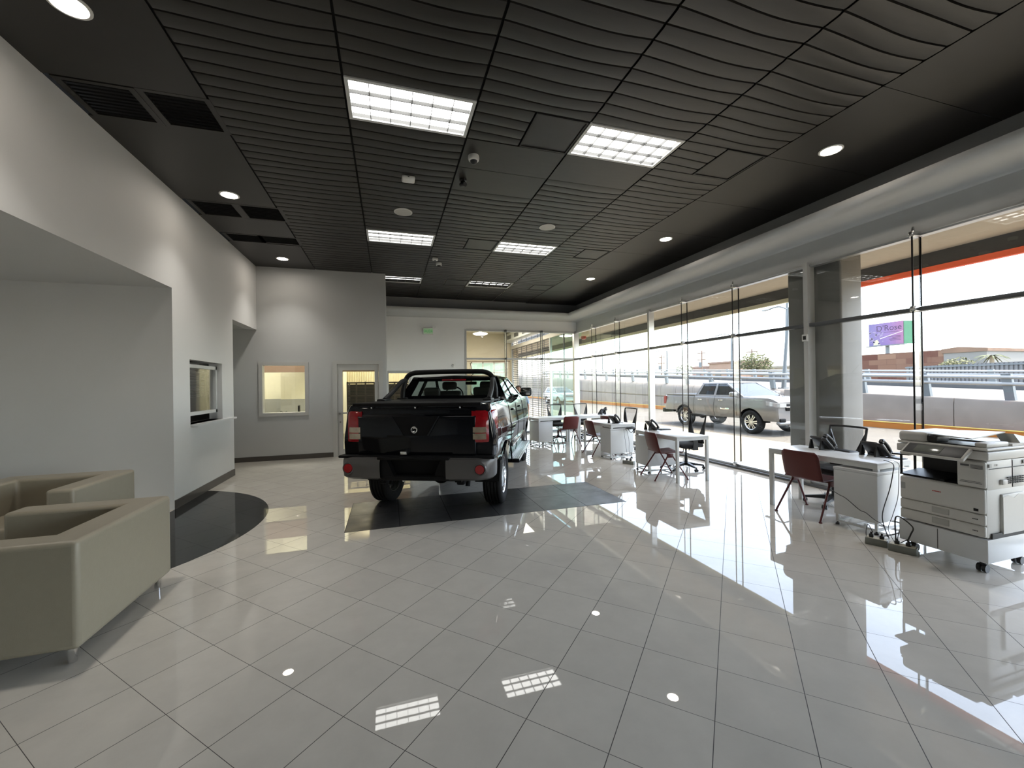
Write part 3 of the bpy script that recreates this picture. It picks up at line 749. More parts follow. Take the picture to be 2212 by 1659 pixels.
# canopy and stone pillar
b = MB(); b.box(XW+.15, -12, 3.62, 8.2, 30, 3.8)
struct('canopy_soffit', b, mat('beige canopy plaster', (.44,.40,.355), .8, var=.06), 'beige canopy soffit outside above the shop front', 'canopy')
b = MB(); b.box(8.1, -12, 3.40, 8.16, 30, 4.6)
struct('canopy_beam', b, mat('dark canopy beam', (.10,.10,.10), .7), 'dark canopy edge beam', 'canopy')
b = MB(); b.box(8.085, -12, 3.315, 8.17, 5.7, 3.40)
struct('canopy_trim', b, mat('glowing red orange canopy edge', (.62,.085,.03), .5, emit=(.9,.15,.06), estr=.12), 'red orange strip under the canopy edge', 'canopy trim')  # faint glow added in place of light bounced off the ground
b = MB(); b.box(8.085, 5.75, 3.32, 8.17, 30, 3.40)
struct('canopy_trim_pale', b, M['beige_l'], 'pale strip under the far canopy edge', 'canopy trim')
b = MB(); b.rbox(XW+.15, 4.44, -.03, 7.0, 5.30, 3.63, .03, 4)
struct('pillar', b, mat('grey stone pillar', (.22,.215,.205), .6, var=.12, nscale=4), 'grey stone pillar just outside the glass', 'pillar')

v = thing('hanging_alarm_beacon', 'beige box with a red beacon under the canopy by the far glass corner', 'alarm', (7.0, 13.8, 3.62))
f = MB(); f.rbox(-.16,-.13,-.20,.16,.13,0,.015); f.build('housing', M['beige_l'], v)
f = MB(); f.lathe([(.10,-.20),(.10,-.27),(.07,-.31),(0,-.32)], 20); f.build('red_dome', mat('red beacon', (.35,.012,.01), .2), v)
# buildings, fence
def rustmat():
    m = mat('rusty metal sheets', (.36,.17,.10), .8, var=.2, nscale=2)
    nt = m.node_tree; N = nt.nodes; L = nt.links
    tc = N.new('ShaderNodeTexCoord'); mp = N.new('ShaderNodeMapping'); mp.inputs['Rotation'].default_value = (0, PI/2, PI/2)
    sp = N.new('ShaderNodeSeparateXYZ'); cb = N.new('ShaderNodeCombineXYZ'); L.new(tc.outputs['Object'], sp.inputs[0]); L.new(sp.outputs['Y'], cb.inputs[0]); L.new(sp.outputs['Z'], cb.inputs[1])
    br = N.new('ShaderNodeTexBrick'); br.inputs['Color1'].default_value = (.085,.026,.014,1); br.inputs['Color2'].default_value = (.22,.13,.08,1); br.inputs['Mortar'].default_value = (.07,.03,.02,1)
    br.inputs['Scale'].default_value = 1; br.inputs['Brick Width'].default_value = 1.5; br.inputs['Row Height'].default_value = .5; br.inputs['Mortar Size'].default_value = .01; br.inputs['Bias'].default_value = -.1
    L.new(cb.outputs[0], br.inputs['Vector']); L.new(br.outputs['Color'], N['Principled BSDF'].inputs['Base Color']); return m
v = thing('warehouse_building', 'low building of patched brown sheets behind the ramp', 'building', (45, 19.8, 0))
f = MB(); f.box(0,2.6,-.3,6,16,4.06); f.build('brown_wall', rustmat(), v)
f = MB(); f.box(-.05,0,-.3,6,2.6,3.75); f.build('pale_wall', mat('pale corrugated wall', (.18,.175,.16), .7, var=.1, nscale=3), v)
f = MB(); f.prism([(-.15,-.1,3.75),(-.15,2.7,3.75),(-.15,2.7,4.10),(-.15,1.6,4.22),(-.15,-.1,3.98)], (6.2,0,0)); f.build('roof', mat('rusty roof sheet', (.18,.11,.07), .8, var=.4, nscale=1.2), v)
v = thing('sheet_fence', 'long grey corrugated sheet fence beyond the ramp', 'fence', (31, 2, -.3))
f = MB(); pts = []
for i in range(90):
    y = i*.17; pts += [(0,y),(0,y+.09),(.05,y+.11),(.05,y+.15)]
f.loft([[(x,y,0) for x,y in pts],[(x,y,2.72-.012*(y-14)) for x,y in pts]]); f.build('sheets', mat('grey fence sheet', (.15,.15,.15), .6, .2, var=.08), v, smooth=0)
f = MB(); f.box(-.03,0,2.6,.08,15.3,2.68); f.build('top_rail', M['galv'], v)
def house(nm, lb, loc, dims, col, c2):
    v = thing(nm, lb, 'building', loc)
    f = MB(); f.box(0,0,-.3,dims[0],dims[1],dims[2]); f.build('walls', mat(nm+' wall', col, .8, var=.12, nscale=.6), v)
    f = MB(); f.box(-.15,-.15,dims[2],dims[0]+.15,dims[1]+.15,dims[2]+.25); f.build('roof_edge', mat(nm+' roof', c2, .8, var=.1), v)
    f = MB(); f.box(-.06,dims[1]*.2,dims[2]*.45,.0,dims[1]*.35,dims[2]*.75); f.build('window', M['alu_d'], v)
    f = MB(); f.box(-.06,dims[1]*.6,dims[2]*.45,.0,dims[1]*.78,dims[2]*.75); f.build('window', M['alu_d'], v)
house('tan_building', 'tan building far beyond the ramp, left of the round tree', (45, 43.3, 0), (5,5.5,4.2), (.30,.2,.14), (.22,.14,.10))
house('pink_building', 'pinkish low house far beyond the ramp, left of the tan building', (46, 49, 0), (5,4.5,3.8), (.32,.22,.18), (.28,.19,.15))
house('cream_building', 'cream flat roofed house behind the round tree', (48, 36.0, 0), (5,6.5,3.3), (.34,.30,.23), (.28,.25,.19))

# billboard
v = thing('billboard', 'purple and pink billboard with large lettering on a single post', 'billboard', (60, 35.46, 0))
nt_m = mat('purple pink poster', (.55,.38,.72), .5)
N = nt_m.node_tree.nodes; L = nt_m.node_tree.links
tc = N.new('ShaderNodeTexCoord'); sp = N.new('ShaderNodeSeparateXYZ'); L.new(tc.outputs['Object'], sp.inputs[0])
mr = N.new('ShaderNodeMapRange'); mr.inputs['From Min'].default_value = -1.8; mr.inputs['From Max'].default_value = 1.8; L.new(sp.outputs['Y'], mr.inputs['Value'])
rp = N.new('ShaderNodeValToRGB'); rp.color_ramp.elements[0].color = (.25,.10,.20,1); rp.color_ramp.elements[1].color = (.11,.09,.22,1)
e2 = rp.color_ramp.elements.new(.45); e2.color = (.17,.10,.25,1)
L.new(mr.outputs[0], rp.inputs[0]); L.new(rp.outputs[0], N['Principled BSDF'].inputs['Base Color'])
f = MB(); f.box(-.05,-1.85,5.95,.05,1.85,8.75); f.build('poster', nt_m, v)
f = MB(); f.prism([(.0,-1.87,5.95),(.0,-1.87,8.72),(1.4,-2.3,8.72),(1.4,-2.3,5.95)], (0,-.05,0)); f.build('side_panel', mat('dark green panel', (.04,.16,.08), .6, var=.2, nscale=2), v)
f = MB(); f.cyl((.3,0,-.3),(.3,0,5.9),.28,.22,14); f.build('post', M['galv'], v)
f = MB(); f.box(-.35,-2.1,5.82,.2,2.05,5.93); f.build('catwalk', M['galv'], v)
ink = mat('deep purple ink', (.03,.004,.045), .5)
PM = lambda y, z: basis((-.056, y, z), (0,-1,0), (0,0,1))
text_obj('headline', "D'Rose", .98, ink, PM(-.35, 8.05), v, .002, .95)
f = MB(); f.box(-.06,-1.35,7.52,-.05,.55,7.56)
for i in range(4): f.box(-.06,-1.6,6.45+i*.17,-.05,-.5+.12*i*(1 if i%2 else -1),6.50+i*.17)
f.build('small_print', ink, v)
f = MB(); f.prism([(-.06,.55,6.0),(-.06,.85,6.65),(-.06,1.25,6.65),(-.06,1.35,6.0)], (.008,0,0)); f.build('gift_bag', mat('cream print', (.45,.43,.28), .5), v)
f = MB(); random.seed(3)
for i in range(34):
    y, z = 1.0+random.uniform(-.75,.78), 6.7+random.uniform(-.6,1.1); r = random.uniform(.05,.13)
    f.cyl((-.062,y,z),(-.052,y,z),r,r,8)
f.build('flower_print', mat('pale flower print', (.22,.18,.28), .5), v)
f = MB(); f.prism([(-.06,.6,6.75),(-.06,.6,6.82),(-.06,-1.83,7.52),(-.06,-1.83,7.48)], (.006,0,0)); f.build('ray_print', M['white'], v)

# trees
def tree(lb, loc, h, r, n, col, trunk=.12, squash=.75, seed=1, nm='tree', zc=None):
    random.seed(seed); v = thing(nm, lb, 'tree', loc)
    f = MB(); zc = zc or h - r*squash
    f.tube(catmull([(0,0,-.3),(.05,.03,zc*.5),(0,.0,zc)]), [trunk]*17, 7)
    for a in range(5):
        t = a*1.26; f.tube([(0,0,zc*.7),(r*.5*math.cos(t),r*.5*math.sin(t),zc+.1*r)], [trunk*.6, trunk*.2], 5)
    f.build('trunk', mat('bark', (.14,.10,.07), .9, var=.2), v)
    f = MB()
    for i in range(n):
        while True:
            p = Vector((random.uniform(-1,1), random.uniform(-1,1), random.uniform(-1,1)))
            if .25 < p.length < 1: break
        p = Vector((p.x*r, p.y*r, p.z*r*squash)) * (1 + .12*math.sin(p.x*9)*math.cos(p.z*7)) + Vector((0,0,zc))
        s = random.uniform(.05,.10)*max(1,r*.7); u = Vector((random.gauss(0,1),random.gauss(0,1),random.gauss(0,1))).normalized(); w = u.orthogonal().normalized()
        f.add([p+u*s*1.5, p+w*s, p-u*s*1.5, p-w*s], [(0,1,2,3)])
    f.build('foliage', mat('leaves', col, .7, var=.3, nscale=3), v, recalc=False)
    return v
tree('round light green tree beyond the ramp, seen left of the stone pillar', (40, 36.4, 0), 4.9, 1.75, 1500, (.07,.075,.018), seed=4)
tree('small green tree far left beyond the ramp behind the guardrail', (42, 50.6, 0), 4.3, 1.3, 700, (.045,.07,.018), seed=5)
tree('yellowish shrub in front of the pale end of the brown building', (42, 20.1, 0), 3.2, 1.15, 900, (.10,.10,.035), trunk=.05, seed=6)
v = thing('palm_tree', 'small palm tree right of the brown building', 'tree', (43.4, 18.85, 0))
f = MB(); f.cyl((0,0,-.3),(0,0,3.3),.16,.12,9); f.build('trunk', mat('palm bark', (.25,.2,.13), .9), v)
f = MB()
for i in range(20):
    t = i*2.4; e = -.4 + .9*((i*7) % 10)/10; pr = []
    for k in range(7):
        u = k/6; rr = .95*u; pr.append(Vector((math.cos(t)*rr, math.sin(t)*rr, 3.25 + .7*u*e + .2*u - .75*u*u*(.6+.4*abs(e)))))
    s = Vector((-math.sin(t), math.cos(t), 0))
    f.loft([[tuple(p - s*.09*(1-k/7)), tuple(p + Vector((0,0,.03))), tuple(p + s*.09*(1-k/7))] for k, p in enumerate(pr)])
f.build('fronds', mat('palm leaf', (.09,.10,.04), .7, var=.2), v, recalc=False)

# poles
def lamp_post(lb, x, y, z0, z1, arm, lean=0.):
    v = thing('street_lamp', lb, 'street lamp', (x, y, z0))
    h = z1 - z0
    f = MB(); f.cyl((0,0,0),(0,lean,h),.09,.06,10); f.box(-.16,-.16,0,.16,.16,.05); f.build('pole', M['galv'], v)
    f = MB(); f.tube(catmull([(0,lean*.97,h*.97),(0,lean+arm*.5,h+.12),(0,lean+arm,h+.1)]), .035); f.build('arm', M['galv'], v)
    f = MB(); f.rbox(-.08,lean+arm-.0,h+.04,.08,lean+arm+.42*(1 if arm>0 else -1),h+.13,.03); f.build('lamp_head', M['galv_w'], v)
lamp_post('leaning street lamp on the near ramp wall, left of the stone pillar', 18.3, 15.1, zt(15.1), 5.15, 1.0, -.35)
f = MB()
v = thing('utility_mast', 'tall thin mast rising behind the leaning street lamp', 'pole', (19.0, 15.6, zt(15.6)-.2)); f.cyl((0,0,0),(0,-.25,5.5),.07,.05,10); f.build('pole', M['galv'], v)
f = MB(); f.box(-.12,-.12,0,.12,.12,.04); f.build('base_plate', M['galv'], v)
lamp_post('thin street lamp far left with its arm toward the corner', 27.6, 49, zt(49), 5.9, 2.2)
lamp_post('street lamp pole behind the third glass bay from the corner', 27.6, 35.7, zt(35.7), 4.9, 1.4)
lamp_post('street lamp pole left of the small green tree', 27.6, 27.4, zt(27.4), 5.6, 1.4)
def util(lb, x, y, h):
    v = thing('utility_pole', lb, 'utility pole', (x, y, -.3))
    f = MB(); f.cyl((0,0,0),(0,0,h),.14,.09,9); f.build('pole', M['brown'], v)
    for k in range(2):
        f = MB(); f.box(-.05,-.8,h-.4-k*.9,.05,.8,h-.28-k*.9); f.build('crossarm', M['brown'], v)
    f = MB(); f.cyl((-.2,.1,h-2.3),(-.2,.1,h-1.6),.2,.2,10); f.build('transformer', M['galv'], v)
util('utility pole with crossarms and transformer above the guardrail', 40, 53.1, 6.1)
util('far utility pole left of the pole with the transformer', 60, 98, 8.6)
util('thin utility pole right of the pole with the transformer', 42, 46.9, 6.3)
util('utility pole beside the round light green tree', 43, 39.6, 5.9)
# ------------------------------------------------------------------ vehicles
def interp(tab, z):
    if z <= tab[0][0]: return tab[0][1]
    for (a, x), (c, y) in zip(tab, tab[1:]):
        if z <= c: return x + (y-x)*(z-a)/(c-a)
    return tab[-1][1]
XT = [(.35,.84),(.50,.90),(.62,.93),(.80,.955),(.97,.965),(1.06,.962),(1.10,.950),(1.22,.935),(1.34,.915),(1.40,.895),(1.43,.87)]
M['tyre'] = mat('tyre rubber', (.011,.011,.011), .75, 0, .25, var=.25, nscale=60, bump=.25)
M['alloy'] = mat('alloy rim', (.62,.63,.64), .22, .95, var=.05)
M['v_black'] = mat('black vehicle paint', (.003,.0035,.005), .05, .0, .28, var=.1)
M['v_grey'] = mat('grey vehicle paint', (.19,.183,.175), .3, .1, .5, var=.05, coat=.8)
M['v_white'] = mat('white vehicle paint', (.45,.45,.44), .2, 0, .5, coat=.6)
M['trim_b'] = mat('textured black trim', (.005,.005,.0055), .55, 0, .14, var=.2, nscale=90)
M['trim_s'] = mat('dark silver bumper paint', (.085,.08,.077), .35, .3, var=.05)
M['lens_r'] = mat('red lens', (.26,.006,.010), .08, 0, .5, var=.35, nscale=18, coat=.3)
M['lens_c'] = mat('clear amber lens', (.42,.33,.24), .12, .5, .6, var=.45, nscale=14, coat=.5)
M['seat_v'] = mat('grey vehicle seat', (.09,.09,.085), .7)
M['headlamp'] = mat('headlamp lens', (.62,.62,.60), .08, .5, .6, var=.2, nscale=20)

def wheel(parent, x, y, R, side, rim):
    """tyre mesh with rim and hub as its own parts"""
    rot = Matrix.Rotation(PI/2, 4, 'Y')
    T = Matrix.Translation((x, y, R)) @ rot
    w = .125; s = 1
    prof = [(R*.62,-w*.8),(R*.72,-w),(R*.90,-w),(R*.97,-w*.9),(R,-w*.72)]
    for g in (-.52,-.18,.18,.52):
        prof += [(R,(g-.09)*w),(R-.012,(g-.05)*w),(R-.012,(g+.05)*w),(R,(g+.09)*w)]
    prof += [(R,w*.72),(R*.97,w*.9),(R*.90,w),(R*.72,w),(R*.62,w*.8),(R*.60,0)]
    f = MB(); f.lathe(prof, 40, T, close=True); t = f.build('wheel', M['tyre'], parent, smooth=40)
    f = MB(); f.lathe([(R*.62,-w*.8),(R*.64,-w*.86),(R*.58,-w*.7),(R*.55,-w*.2),(R*.55,w*.3),(R*.60,w*.72),(R*.645,w*.86),(R*.62,w*.8)], 36, T)
    f.build('rim', rim, t)
    f = MB(); o = w*.62*side
    for k in range(6):
        a = k*PI/3
        u = Vector((0, math.cos(a), math.sin(a))); v = Vector((0, -math.sin(a), math.cos(a))); c = Vector((x, y, R))
        for q in (-1, 1):
            p = [c+u*.05+v*.03*q, c+u*.05+v*.008*q, c+u*R*.60+v*(.012+.006)*q, c+u*R*.60+v*.062*q]
            f.prism([tuple(pp + Vector((o-.025*side,0,0))) for pp in p], (.04*side,0,0))
    f.cyl((x+o-.03*side,y,R),(x+o+.015*side,y,R),.075,.06,18)
    f.build('spokes', rim, t)
    f = MB(); f.cyl((x-.02*side,y,R),(x+.01*side,y,R),R*.5,R*.5,24); f.build('brake_disc', M['black_m'], t)

def vehicle(name, label, loc, rz, P):
    root = thing(name, label, P.get('cat','pickup truck'), loc, rz)
    R, wb, yr, yf = P['R'], P['wb'], P['yr'], P['yf']; bz = P['belt']; k = bz/1.43; paint = P['paint']
    Ra = R*1.2
    def zl(y):
        z = P['sill'] if y > -Ra else P['rear_z']
        if y > wb+Ra: z = P['sill']-.03
        for yc in (0, wb):
            d = abs(y-yc)
            if d < Ra: z = max(P['sill']-.02, R + math.sqrt(Ra*Ra-d*d)*.98)
        return z
    def zt(y):
        fb = P['fb']
        if y < fb-.2: return bz
        t = (y-fb+.2)/(yf-fb+.2); return bz - P['hood']*(.25*t + .75*max(0,(t-.75)/.25)**2)
    def wx(y):
        w = P['wide']
        if y < yr+.12: w *= .985 + .015*(y-yr)/.12
        if y > yf-.7: t = (y-yf+.7)/.7; w *= 1-.12*t*t
        return w
    def sx(y, z): return interp(XT, z/k)*wx(y)
    ystat = [yr, yr+.04, yr+.12]
    y = yr+.2
    while y < yf-.02: ystat.append(y); y += .06
    ystat += [yf-.06, yf]
    for yc in (0, wb): ystat += [yc-Ra-.002, yc-Ra+.004, yc+Ra-.004, yc+Ra+.002]
    ystat = sorted(set(round(a,4) for a in ystat))
    rows = []
    for y in ystat:
        a, t = zl(y), zt(y); h = []
        for i in range(13):
            z = a + (t-a)*i/12; h.append((sx(y,z) - (.02 if y>yf-.03 or y<yr+.02 else 0), z))
        h.append((h[-1][0]-.05, t+.012)); h.append((h[-1][0]*.5, t+.02))
        rows.append([(-x, y, z) for x, z in h] + [(0,y,t+.022)] + [(x, y, z) for x, z in h[::-1]])
    f = MB(); f.loft(rows); f.add(rows[0], [tuple(range(len(rows[0])))]); f.add(rows[-1], [tuple(range(len(rows[-1])))])
    f.build('body', paint, root, smooth=30)
    # dark wheel wells and underbody
    f = MB()
    for yc in (0, wb):
        for s in (-1, 1):
            f.grid(lambda u, v: (s*(P['wide']*.60 + v*P['wide']*.28), yc + Ra*.99*math.cos(PI*u), R + Ra*.97*math.sin(PI*u)), 20, 2)
            f.poly([(s*P['wide']*.60, yc + Ra*math.cos(PI*i/20), R + Ra*math.sin(PI*i/20)) for i in range(21)])
    f.box(-.55, yr+.25, R*1.15, .55, yf-.3, P['sill']+.1); f.cyl((-.7,0,R),(.7,0,R),.06,.06,12); f.sphere((0,0,R),.14,14,8)
    f.build('underbody', M['trim_b'], root)
    for yc in (0, wb):
        for s in (-1, 1): wheel(root, s*P['track']/2, yc, R, s, P.get('rim', M['alloy']))
    # cabin
    rb, rt, ft, fb = P['rb'], P['rt'], P['ft'], P['fb']; zr = P['roof']; xb, xr = .885*P['wide'], .70*P['wide']
    def side(s, y, z, o=0.): return (s*(xb - (xb-xr)*(z-bz)/(zr-bz) + o), y, z)
    f = MB(); rr = []
    n = 10
    for i in range(n+1):
        t = i/n; y = rt-.04 + (ft-rt+.06)*t; zc = zr + .05*math.sin(PI*min(1,max(0,.06+.88*t)))
        rr.append([(-xr-.015,y,zr-.03),(-xr*.97,y,zr+.005),(-xr*.8,y,zc-.012),(0,y,zc+.008),(xr*.8,y,zc-.012),(xr*.97,y,zr+.005),(xr+.015,y,zr-.03)])
    f.loft(rr); f.add(rr[0],[tuple(range(7))]); f.add(rr[-1],[tuple(range(7))]); f.build('roof', paint, root, smooth=40)
    f = MB(); e = .04; wz0, wz1 = bz+e, zr-e
    bp = P['bp']
    def yr_(z): return rb + (rt-rb)*(z-bz)/(zr-bz)
    def yf_(z): return fb + (ft-fb)*(z-bz)/(zr-bz)
    for s in (-1, 1):
        def q(pts): f.prism([side(s,y,z) for y, z in pts], (-s*.035,0,0))
        q([(rb,bz-.01),(fb,bz-.01),(fb-.04,wz0),(rb+.02,wz0)])
        q([(yr_(wz1),wz1),(yf_(wz1),wz1),(ft,zr),(rt,zr)])
        q([(rb,bz),(yr_(wz0)+P['cw'],wz0),(yr_(wz1)+P['cw']*.8,wz1),(rt,zr)])
        q([(bp-.05,wz0),(bp+.05,wz0),(bp+.04,wz1),(bp-.05,wz1)])
        q([(fb-.18,wz0),(fb,bz),(ft,zr),(yf_(wz1)-.07,wz1)])
    xin = lambda z, o: xb - (xb-xr)*(z-bz)/(zr-bz) - o
    for (z0, z1, x0o, x1o) in ((bz-.01,bz+.07,None,None),(zr-.07,zr,None,None)):
        f.prism([(-xin(z0,0),yr_(z0),z0),(xin(z0,0),yr_(z0),z0),(xin(z1,0),yr_(z1),z1),(-xin(z1,0),yr_(z1),z1)], (0,.03,0))
    for s in (-1, 1):
        f.prism([(s*xin(bz,0),yr_(bz),bz),(s*xin(bz,.17),yr_(bz),bz),(s*xin(zr,.13),yr_(zr),zr),(s*xin(zr,0),yr_(zr),zr)], (0,.03,0))
    f.build('cab_frame', paint, root, smooth=25)
    def pane(nm, pts, g): 
        h = MB(); h.prism(pts, (0,.006,.004)); return h.build(nm, g, root, smooth=0)
    g = P['glass']
    z0, z1 = bz+.07, zr-.07
    pane('rear_window', [(-xin(z0,.15),yr_(z0)+.012,z0),(xin(z0,.15),yr_(z0)+.012,z0),(xin(z1,.12),yr_(z1)+.012,z1),(-xin(z1,.12),yr_(z1)+.012,z1)], g)
    pane('windshield', [(-xin(bz,.03),yf_(bz)-.03,bz+.01),(xin(bz,.03),yf_(bz)-.03,bz+.01),(xin(zr,.03),yf_(zr)-.02,zr-.01),(-xin(zr,.03),yf_(zr)-.02,zr-.01)], g)
    for s in (-1, 1):
        for (a, c, d, e_) in ((yr_(wz0)+P['cw'],bp-.05,bp-.05,yr_(wz1)+P['cw']*.8),(bp+.05,fb-.18,yf_(wz1)-.07,bp+.04)):
            h = MB(); h.prism([side(s,a,wz0,-.014),side(s,c,wz0,-.014),side(s,d,wz1,-.014),side(s,e_,wz1,-.014)], (-s*.006,0,0)); h.build('side_window', g, root, smooth=0)
    # cabin insides
    for (x, y, h_) in ((-.36,bp+.30,.30),(.36,bp+.30,.30),(-.42,rb+.32,.20),(.42,rb+.32,.20)):
        f = MB(); f.rbox(x-.22,y-.06,bz-.4,x+.22,y+.08,bz+h_-.17,.04); se = f.build('seat', M['seat_v'], root)
        f = MB(); f.rbox(x-.14,y-.05,bz+h_-.15,x+.14,y+.05,bz+h_,.045,3); f.cyl((x-.06,y,bz+h_-.2),(x-.06,y,bz+h_-.1),.008); f.cyl((x+.06,y,bz+h_-.2),(x+.06,y,bz+h_-.1),.008)
        f.build('headrest', M['seat_v'], se)
    f = MB(); f.rbox(-.72,fb-.55,bz-.3,.72,fb-.12,bz+.02,.05); f.build('dashboard', M['seat_v'], root)
    f = MB(); c = Vector((-.38, fb-.68, bz+.02)); f.tube([c + Vector((.19*math.cos(t*PI/12), .07*math.sin(t*PI/12), .18*math.sin(t*PI/12))) for t in range(24)], .014, 6, closed=True); f.build('steering_wheel', M['trim_b'], root)
    f = MB(); f.rbox(-.11,ft-.0,zr-.13,.11,ft+.025,zr-.07,.012); f.cyl((0,ft+.02,zr-.08),(0,ft+.06,zr-.02),.01); f.build('inner_mirror', M['trim_b'], root)
    # seams, handles, mirrors
    f = MB(); seams = P['seams']
    for s in (-1, 1):
        for (y0, za, zb_) in seams:
            pts = []
            for i in range(10):
                z = za + (zb_-za)*i/9; pts.append((s*(sx(y0,z)+.0005), y0, z))
            f.tube(pts, .006, 5)
    f.build('panel_gaps', M['black_void'], root)
    for s in (-1, 1):
        for y in P['handles']:
            z = bz-.17*k; f = MB(); f.rbox(s*sx(y,z)-.012,y-.10,z-.016,s*sx(y,z)+.03,y+.10,z+.016,.012); f.build('door_handle', P.get('hmat', paint), root)
        y = fb-.32; z = bz+.08
        f = MB(); f.rbox(s*(xb+.13)-.11,y-.07,z-.085,s*(xb+.13)+.11,y+.10,z+.085,.045,3); f.prism([(s*xb,y-.03,z-.06),(s*xb,y+.06,z-.06),(s*(xb+.08),y+.05,z-.03),(s*(xb+.08),y-.02,z-.03)], (0,0,.05))
        mi = f.build('door_mirror', P.get('mmat', M['trim_b']), root)
        f = MB(); f.rbox(s*(xb+.13)-.085,y-.074,z-.06,s*(xb+.13)+.085,y-.068,z+.06,.02); f.build('mirror_glass', M['chrome'], mi)
        f = MB(); f.rbox(s*.955*P['wide']-.012,P['mold'][0],P['mold'][2]-.03,s*.955*P['wide']+.022,P['mold'][1],P['mold'][2]+.03,.012); f.build('side_molding', P.get('moldm', paint), root)
    # front end
    wF = sx(yf-.05, .9*k)
    f = MB(); f.rbox(-wF*.62,yf-.04,bz-P['hood']-.30*k,wF*.62,yf+.035,bz-P['hood']-.05*k,.03); f.build('grille', M['trim_b'], root)
    f = MB(); f.rbox(-wF*.62,yf+.0,bz-P['hood']-.19*k,wF*.62,yf+.05,bz-P['hood']-.14*k,.012); f.build('grille_bar', M['chrome'], root)
    f = MB(); f.rbox(-wF*.98,yf-.10,.36,wF*.98,yf+.05,.55*k,.06,3); f.build('front_bumper', P.get('bump', M['trim_b']), root)
    for s in (-1, 1):
        z = bz-P['hood']-.10*k
        xc, xs_ = sx(yf-.02, z), sx(yf-.36, z)
        f = MB(); f.prism([(s*.52,yf+.035,z-.06),(s*(xc-.03),yf+.035,z-.06),(s*(xc+.014),yf-.03,z-.06),(s*(xs_+.012),yf-.36,z-.0),(s*(xs_-.05),yf-.36,z-.0),(s*(xc-.06),yf-.06,z-.06),(s*.52,yf-.05,z-.06)], (0,0,.125)); f.build('headlight', M['headlamp'], root)
        f = MB(); f.rbox(s*wF*.80-.12,yf+.0,.52*k,s*wF*.80+.12,yf+.06,.66*k,.03); f.build('fog_light', M['trim_b'], root)
    root['_'] = 0; del root['_']
    return root, sx, zl

# --- the black pickup on show
A = math.radians(24.0)
PB = dict(R=.395, wb=3.2, yr=-.96, yf=4.14, belt=1.43, sill=.50, rear_z=.74, hood=.22, wide=1.0, track=1.60, paint=M['v_black'],
          rb=.60, rt=.80, ft=1.98, fb=2.78, roof=1.80, bp=1.46, cw=.16, glass=M['glass_c'],
          seams=[(.55,.60,1.42),(1.45,.52,1.42),(2.52,.52,1.42)], handles=(.98,1.95), mold=(.62,2.55,.72), moldm=M['chrome'], cat='pickup truck')
trk, sx, zl = vehicle('pickup_truck', 'glossy black pickup truck with roll bar parked inside on the tiles, seen from behind', (.705, 5.92, 0), -A, PB)
# tonneau lid, tailgate, lamps
f = MB(); f.rbox(-.80,-1.0,1.415,.80,.46,1.458,.012); f.build('bed_cover', M['trim_b'], trk)
for x in (-.55, 0, .55):
    f = MB(); f.rbox(x-.010,-1.008,1.39,x+.010,-.985,1.412,.003); f.build('cover_latch', M['chrome'], trk)
f = MB(); f.rbox(-.735,-1.0,.80,.735,-.93,1.30,.018,3); f.rbox(-.735,-.985,1.29,.735,-.93,1.40,.01)
f.prism([(-.735,-1.0,1.28),(-.735,-.975,1.345),(-.735,-.93,1.345),(-.735,-.93,1.26)], (1.47,0,0))
tg = f.build('tailgate', M['v_black'], trk)
f = MB(); f.prism([(-.285,-1.0,1.295),(.285,-1.0,1.295),(.14,-1.0,1.065),(-.14,-1.0,1.065)], (0,-.010,0)); f.build('badge_panel', M['trim_b'], tg)
f = MB()
for s in (-1, 1): f.prism([(s*.30,-1.0,1.297),(s*.285,-1.0,1.297),(s*.14,-1.0,1.06),(s*.165,-1.0,1.06)], (0,-.018,0))
f.box(-.14,-1.016,1.055,.14,-1.0,1.066); f.build('recess_edge', M['v_black'], tg)
f = MB(); Tm = Matrix.Translation((-.012,-1.014,1.135)) @ Matrix.Rotation(PI/2,4,'X')
f.lathe([(.026,.0),(.030,.010),(.040,.012),(.045,.0)], 32, Tm)
for s in (0, PI):
    a0 = s+.6; pts = [(.028*math.cos(a0+t*.25)*(1-.07*t), .028*math.sin(a0+t*.25)*(1-.07*t)) for t in range(8)]
    f.tube([tuple(Tm @ Vector((x,y,.006))) for x, y in pts], [.009,.009,.008,.007,.006,.005,.004,.002], 6)
f.build('emblem', M['chrome'], tg)
for s in (-1, 1):
    plan = [(.685,-1.0),(.80,-.995),(.88,-.965),(.925,-.90),(.945,-.80),(.95,-.70)]
    f = MB(); zz = [.985, 1.0, 1.17, 1.345, 1.36]; ins = [.012, 0, .0, .012, .03]
    f.loft([[(s*(x - (i_ if n_>2 else 0)*.6), y + (i_*.6), z) for n_, (x, y) in enumerate(plan)] for z, i_ in zip(zz, ins)], cap=False)
    f.add([(s*.685,-1.0,.985),(s*.685,-1.0,1.36),(s*.685,-.9,1.36),(s*.685,-.9,.985)], [(0,1,2,3)])
    f.poly([(s*(x-.03 if n_ else x), y+.03, 1.36) for n_, (x,y) in enumerate(plan)] + [(s*.685,-.8,1.36)])
    tl = f.build('taillight', M['lens_r'], trk, smooth=50)
    f = MB(); pl = [(.70,-1.004),(.80,-.999),(.855,-.980)]
    f.loft([[(s*x, y, z) for x, y in pl] for z in (1.02, 1.09)]); f.build('reverse_lens', M['lens_c'], tl)
    f = MB(); f.loft([[(s*x, y, z) for x, y in pl] for z in (1.10, 1.165)]); f.build('indicator_lens', M['lens_c'], tl)
f = MB(); f.rbox(-.20,.74,1.735,.20,.79,1.765,.01); f.build('brake_light', M['lens_r'], trk)
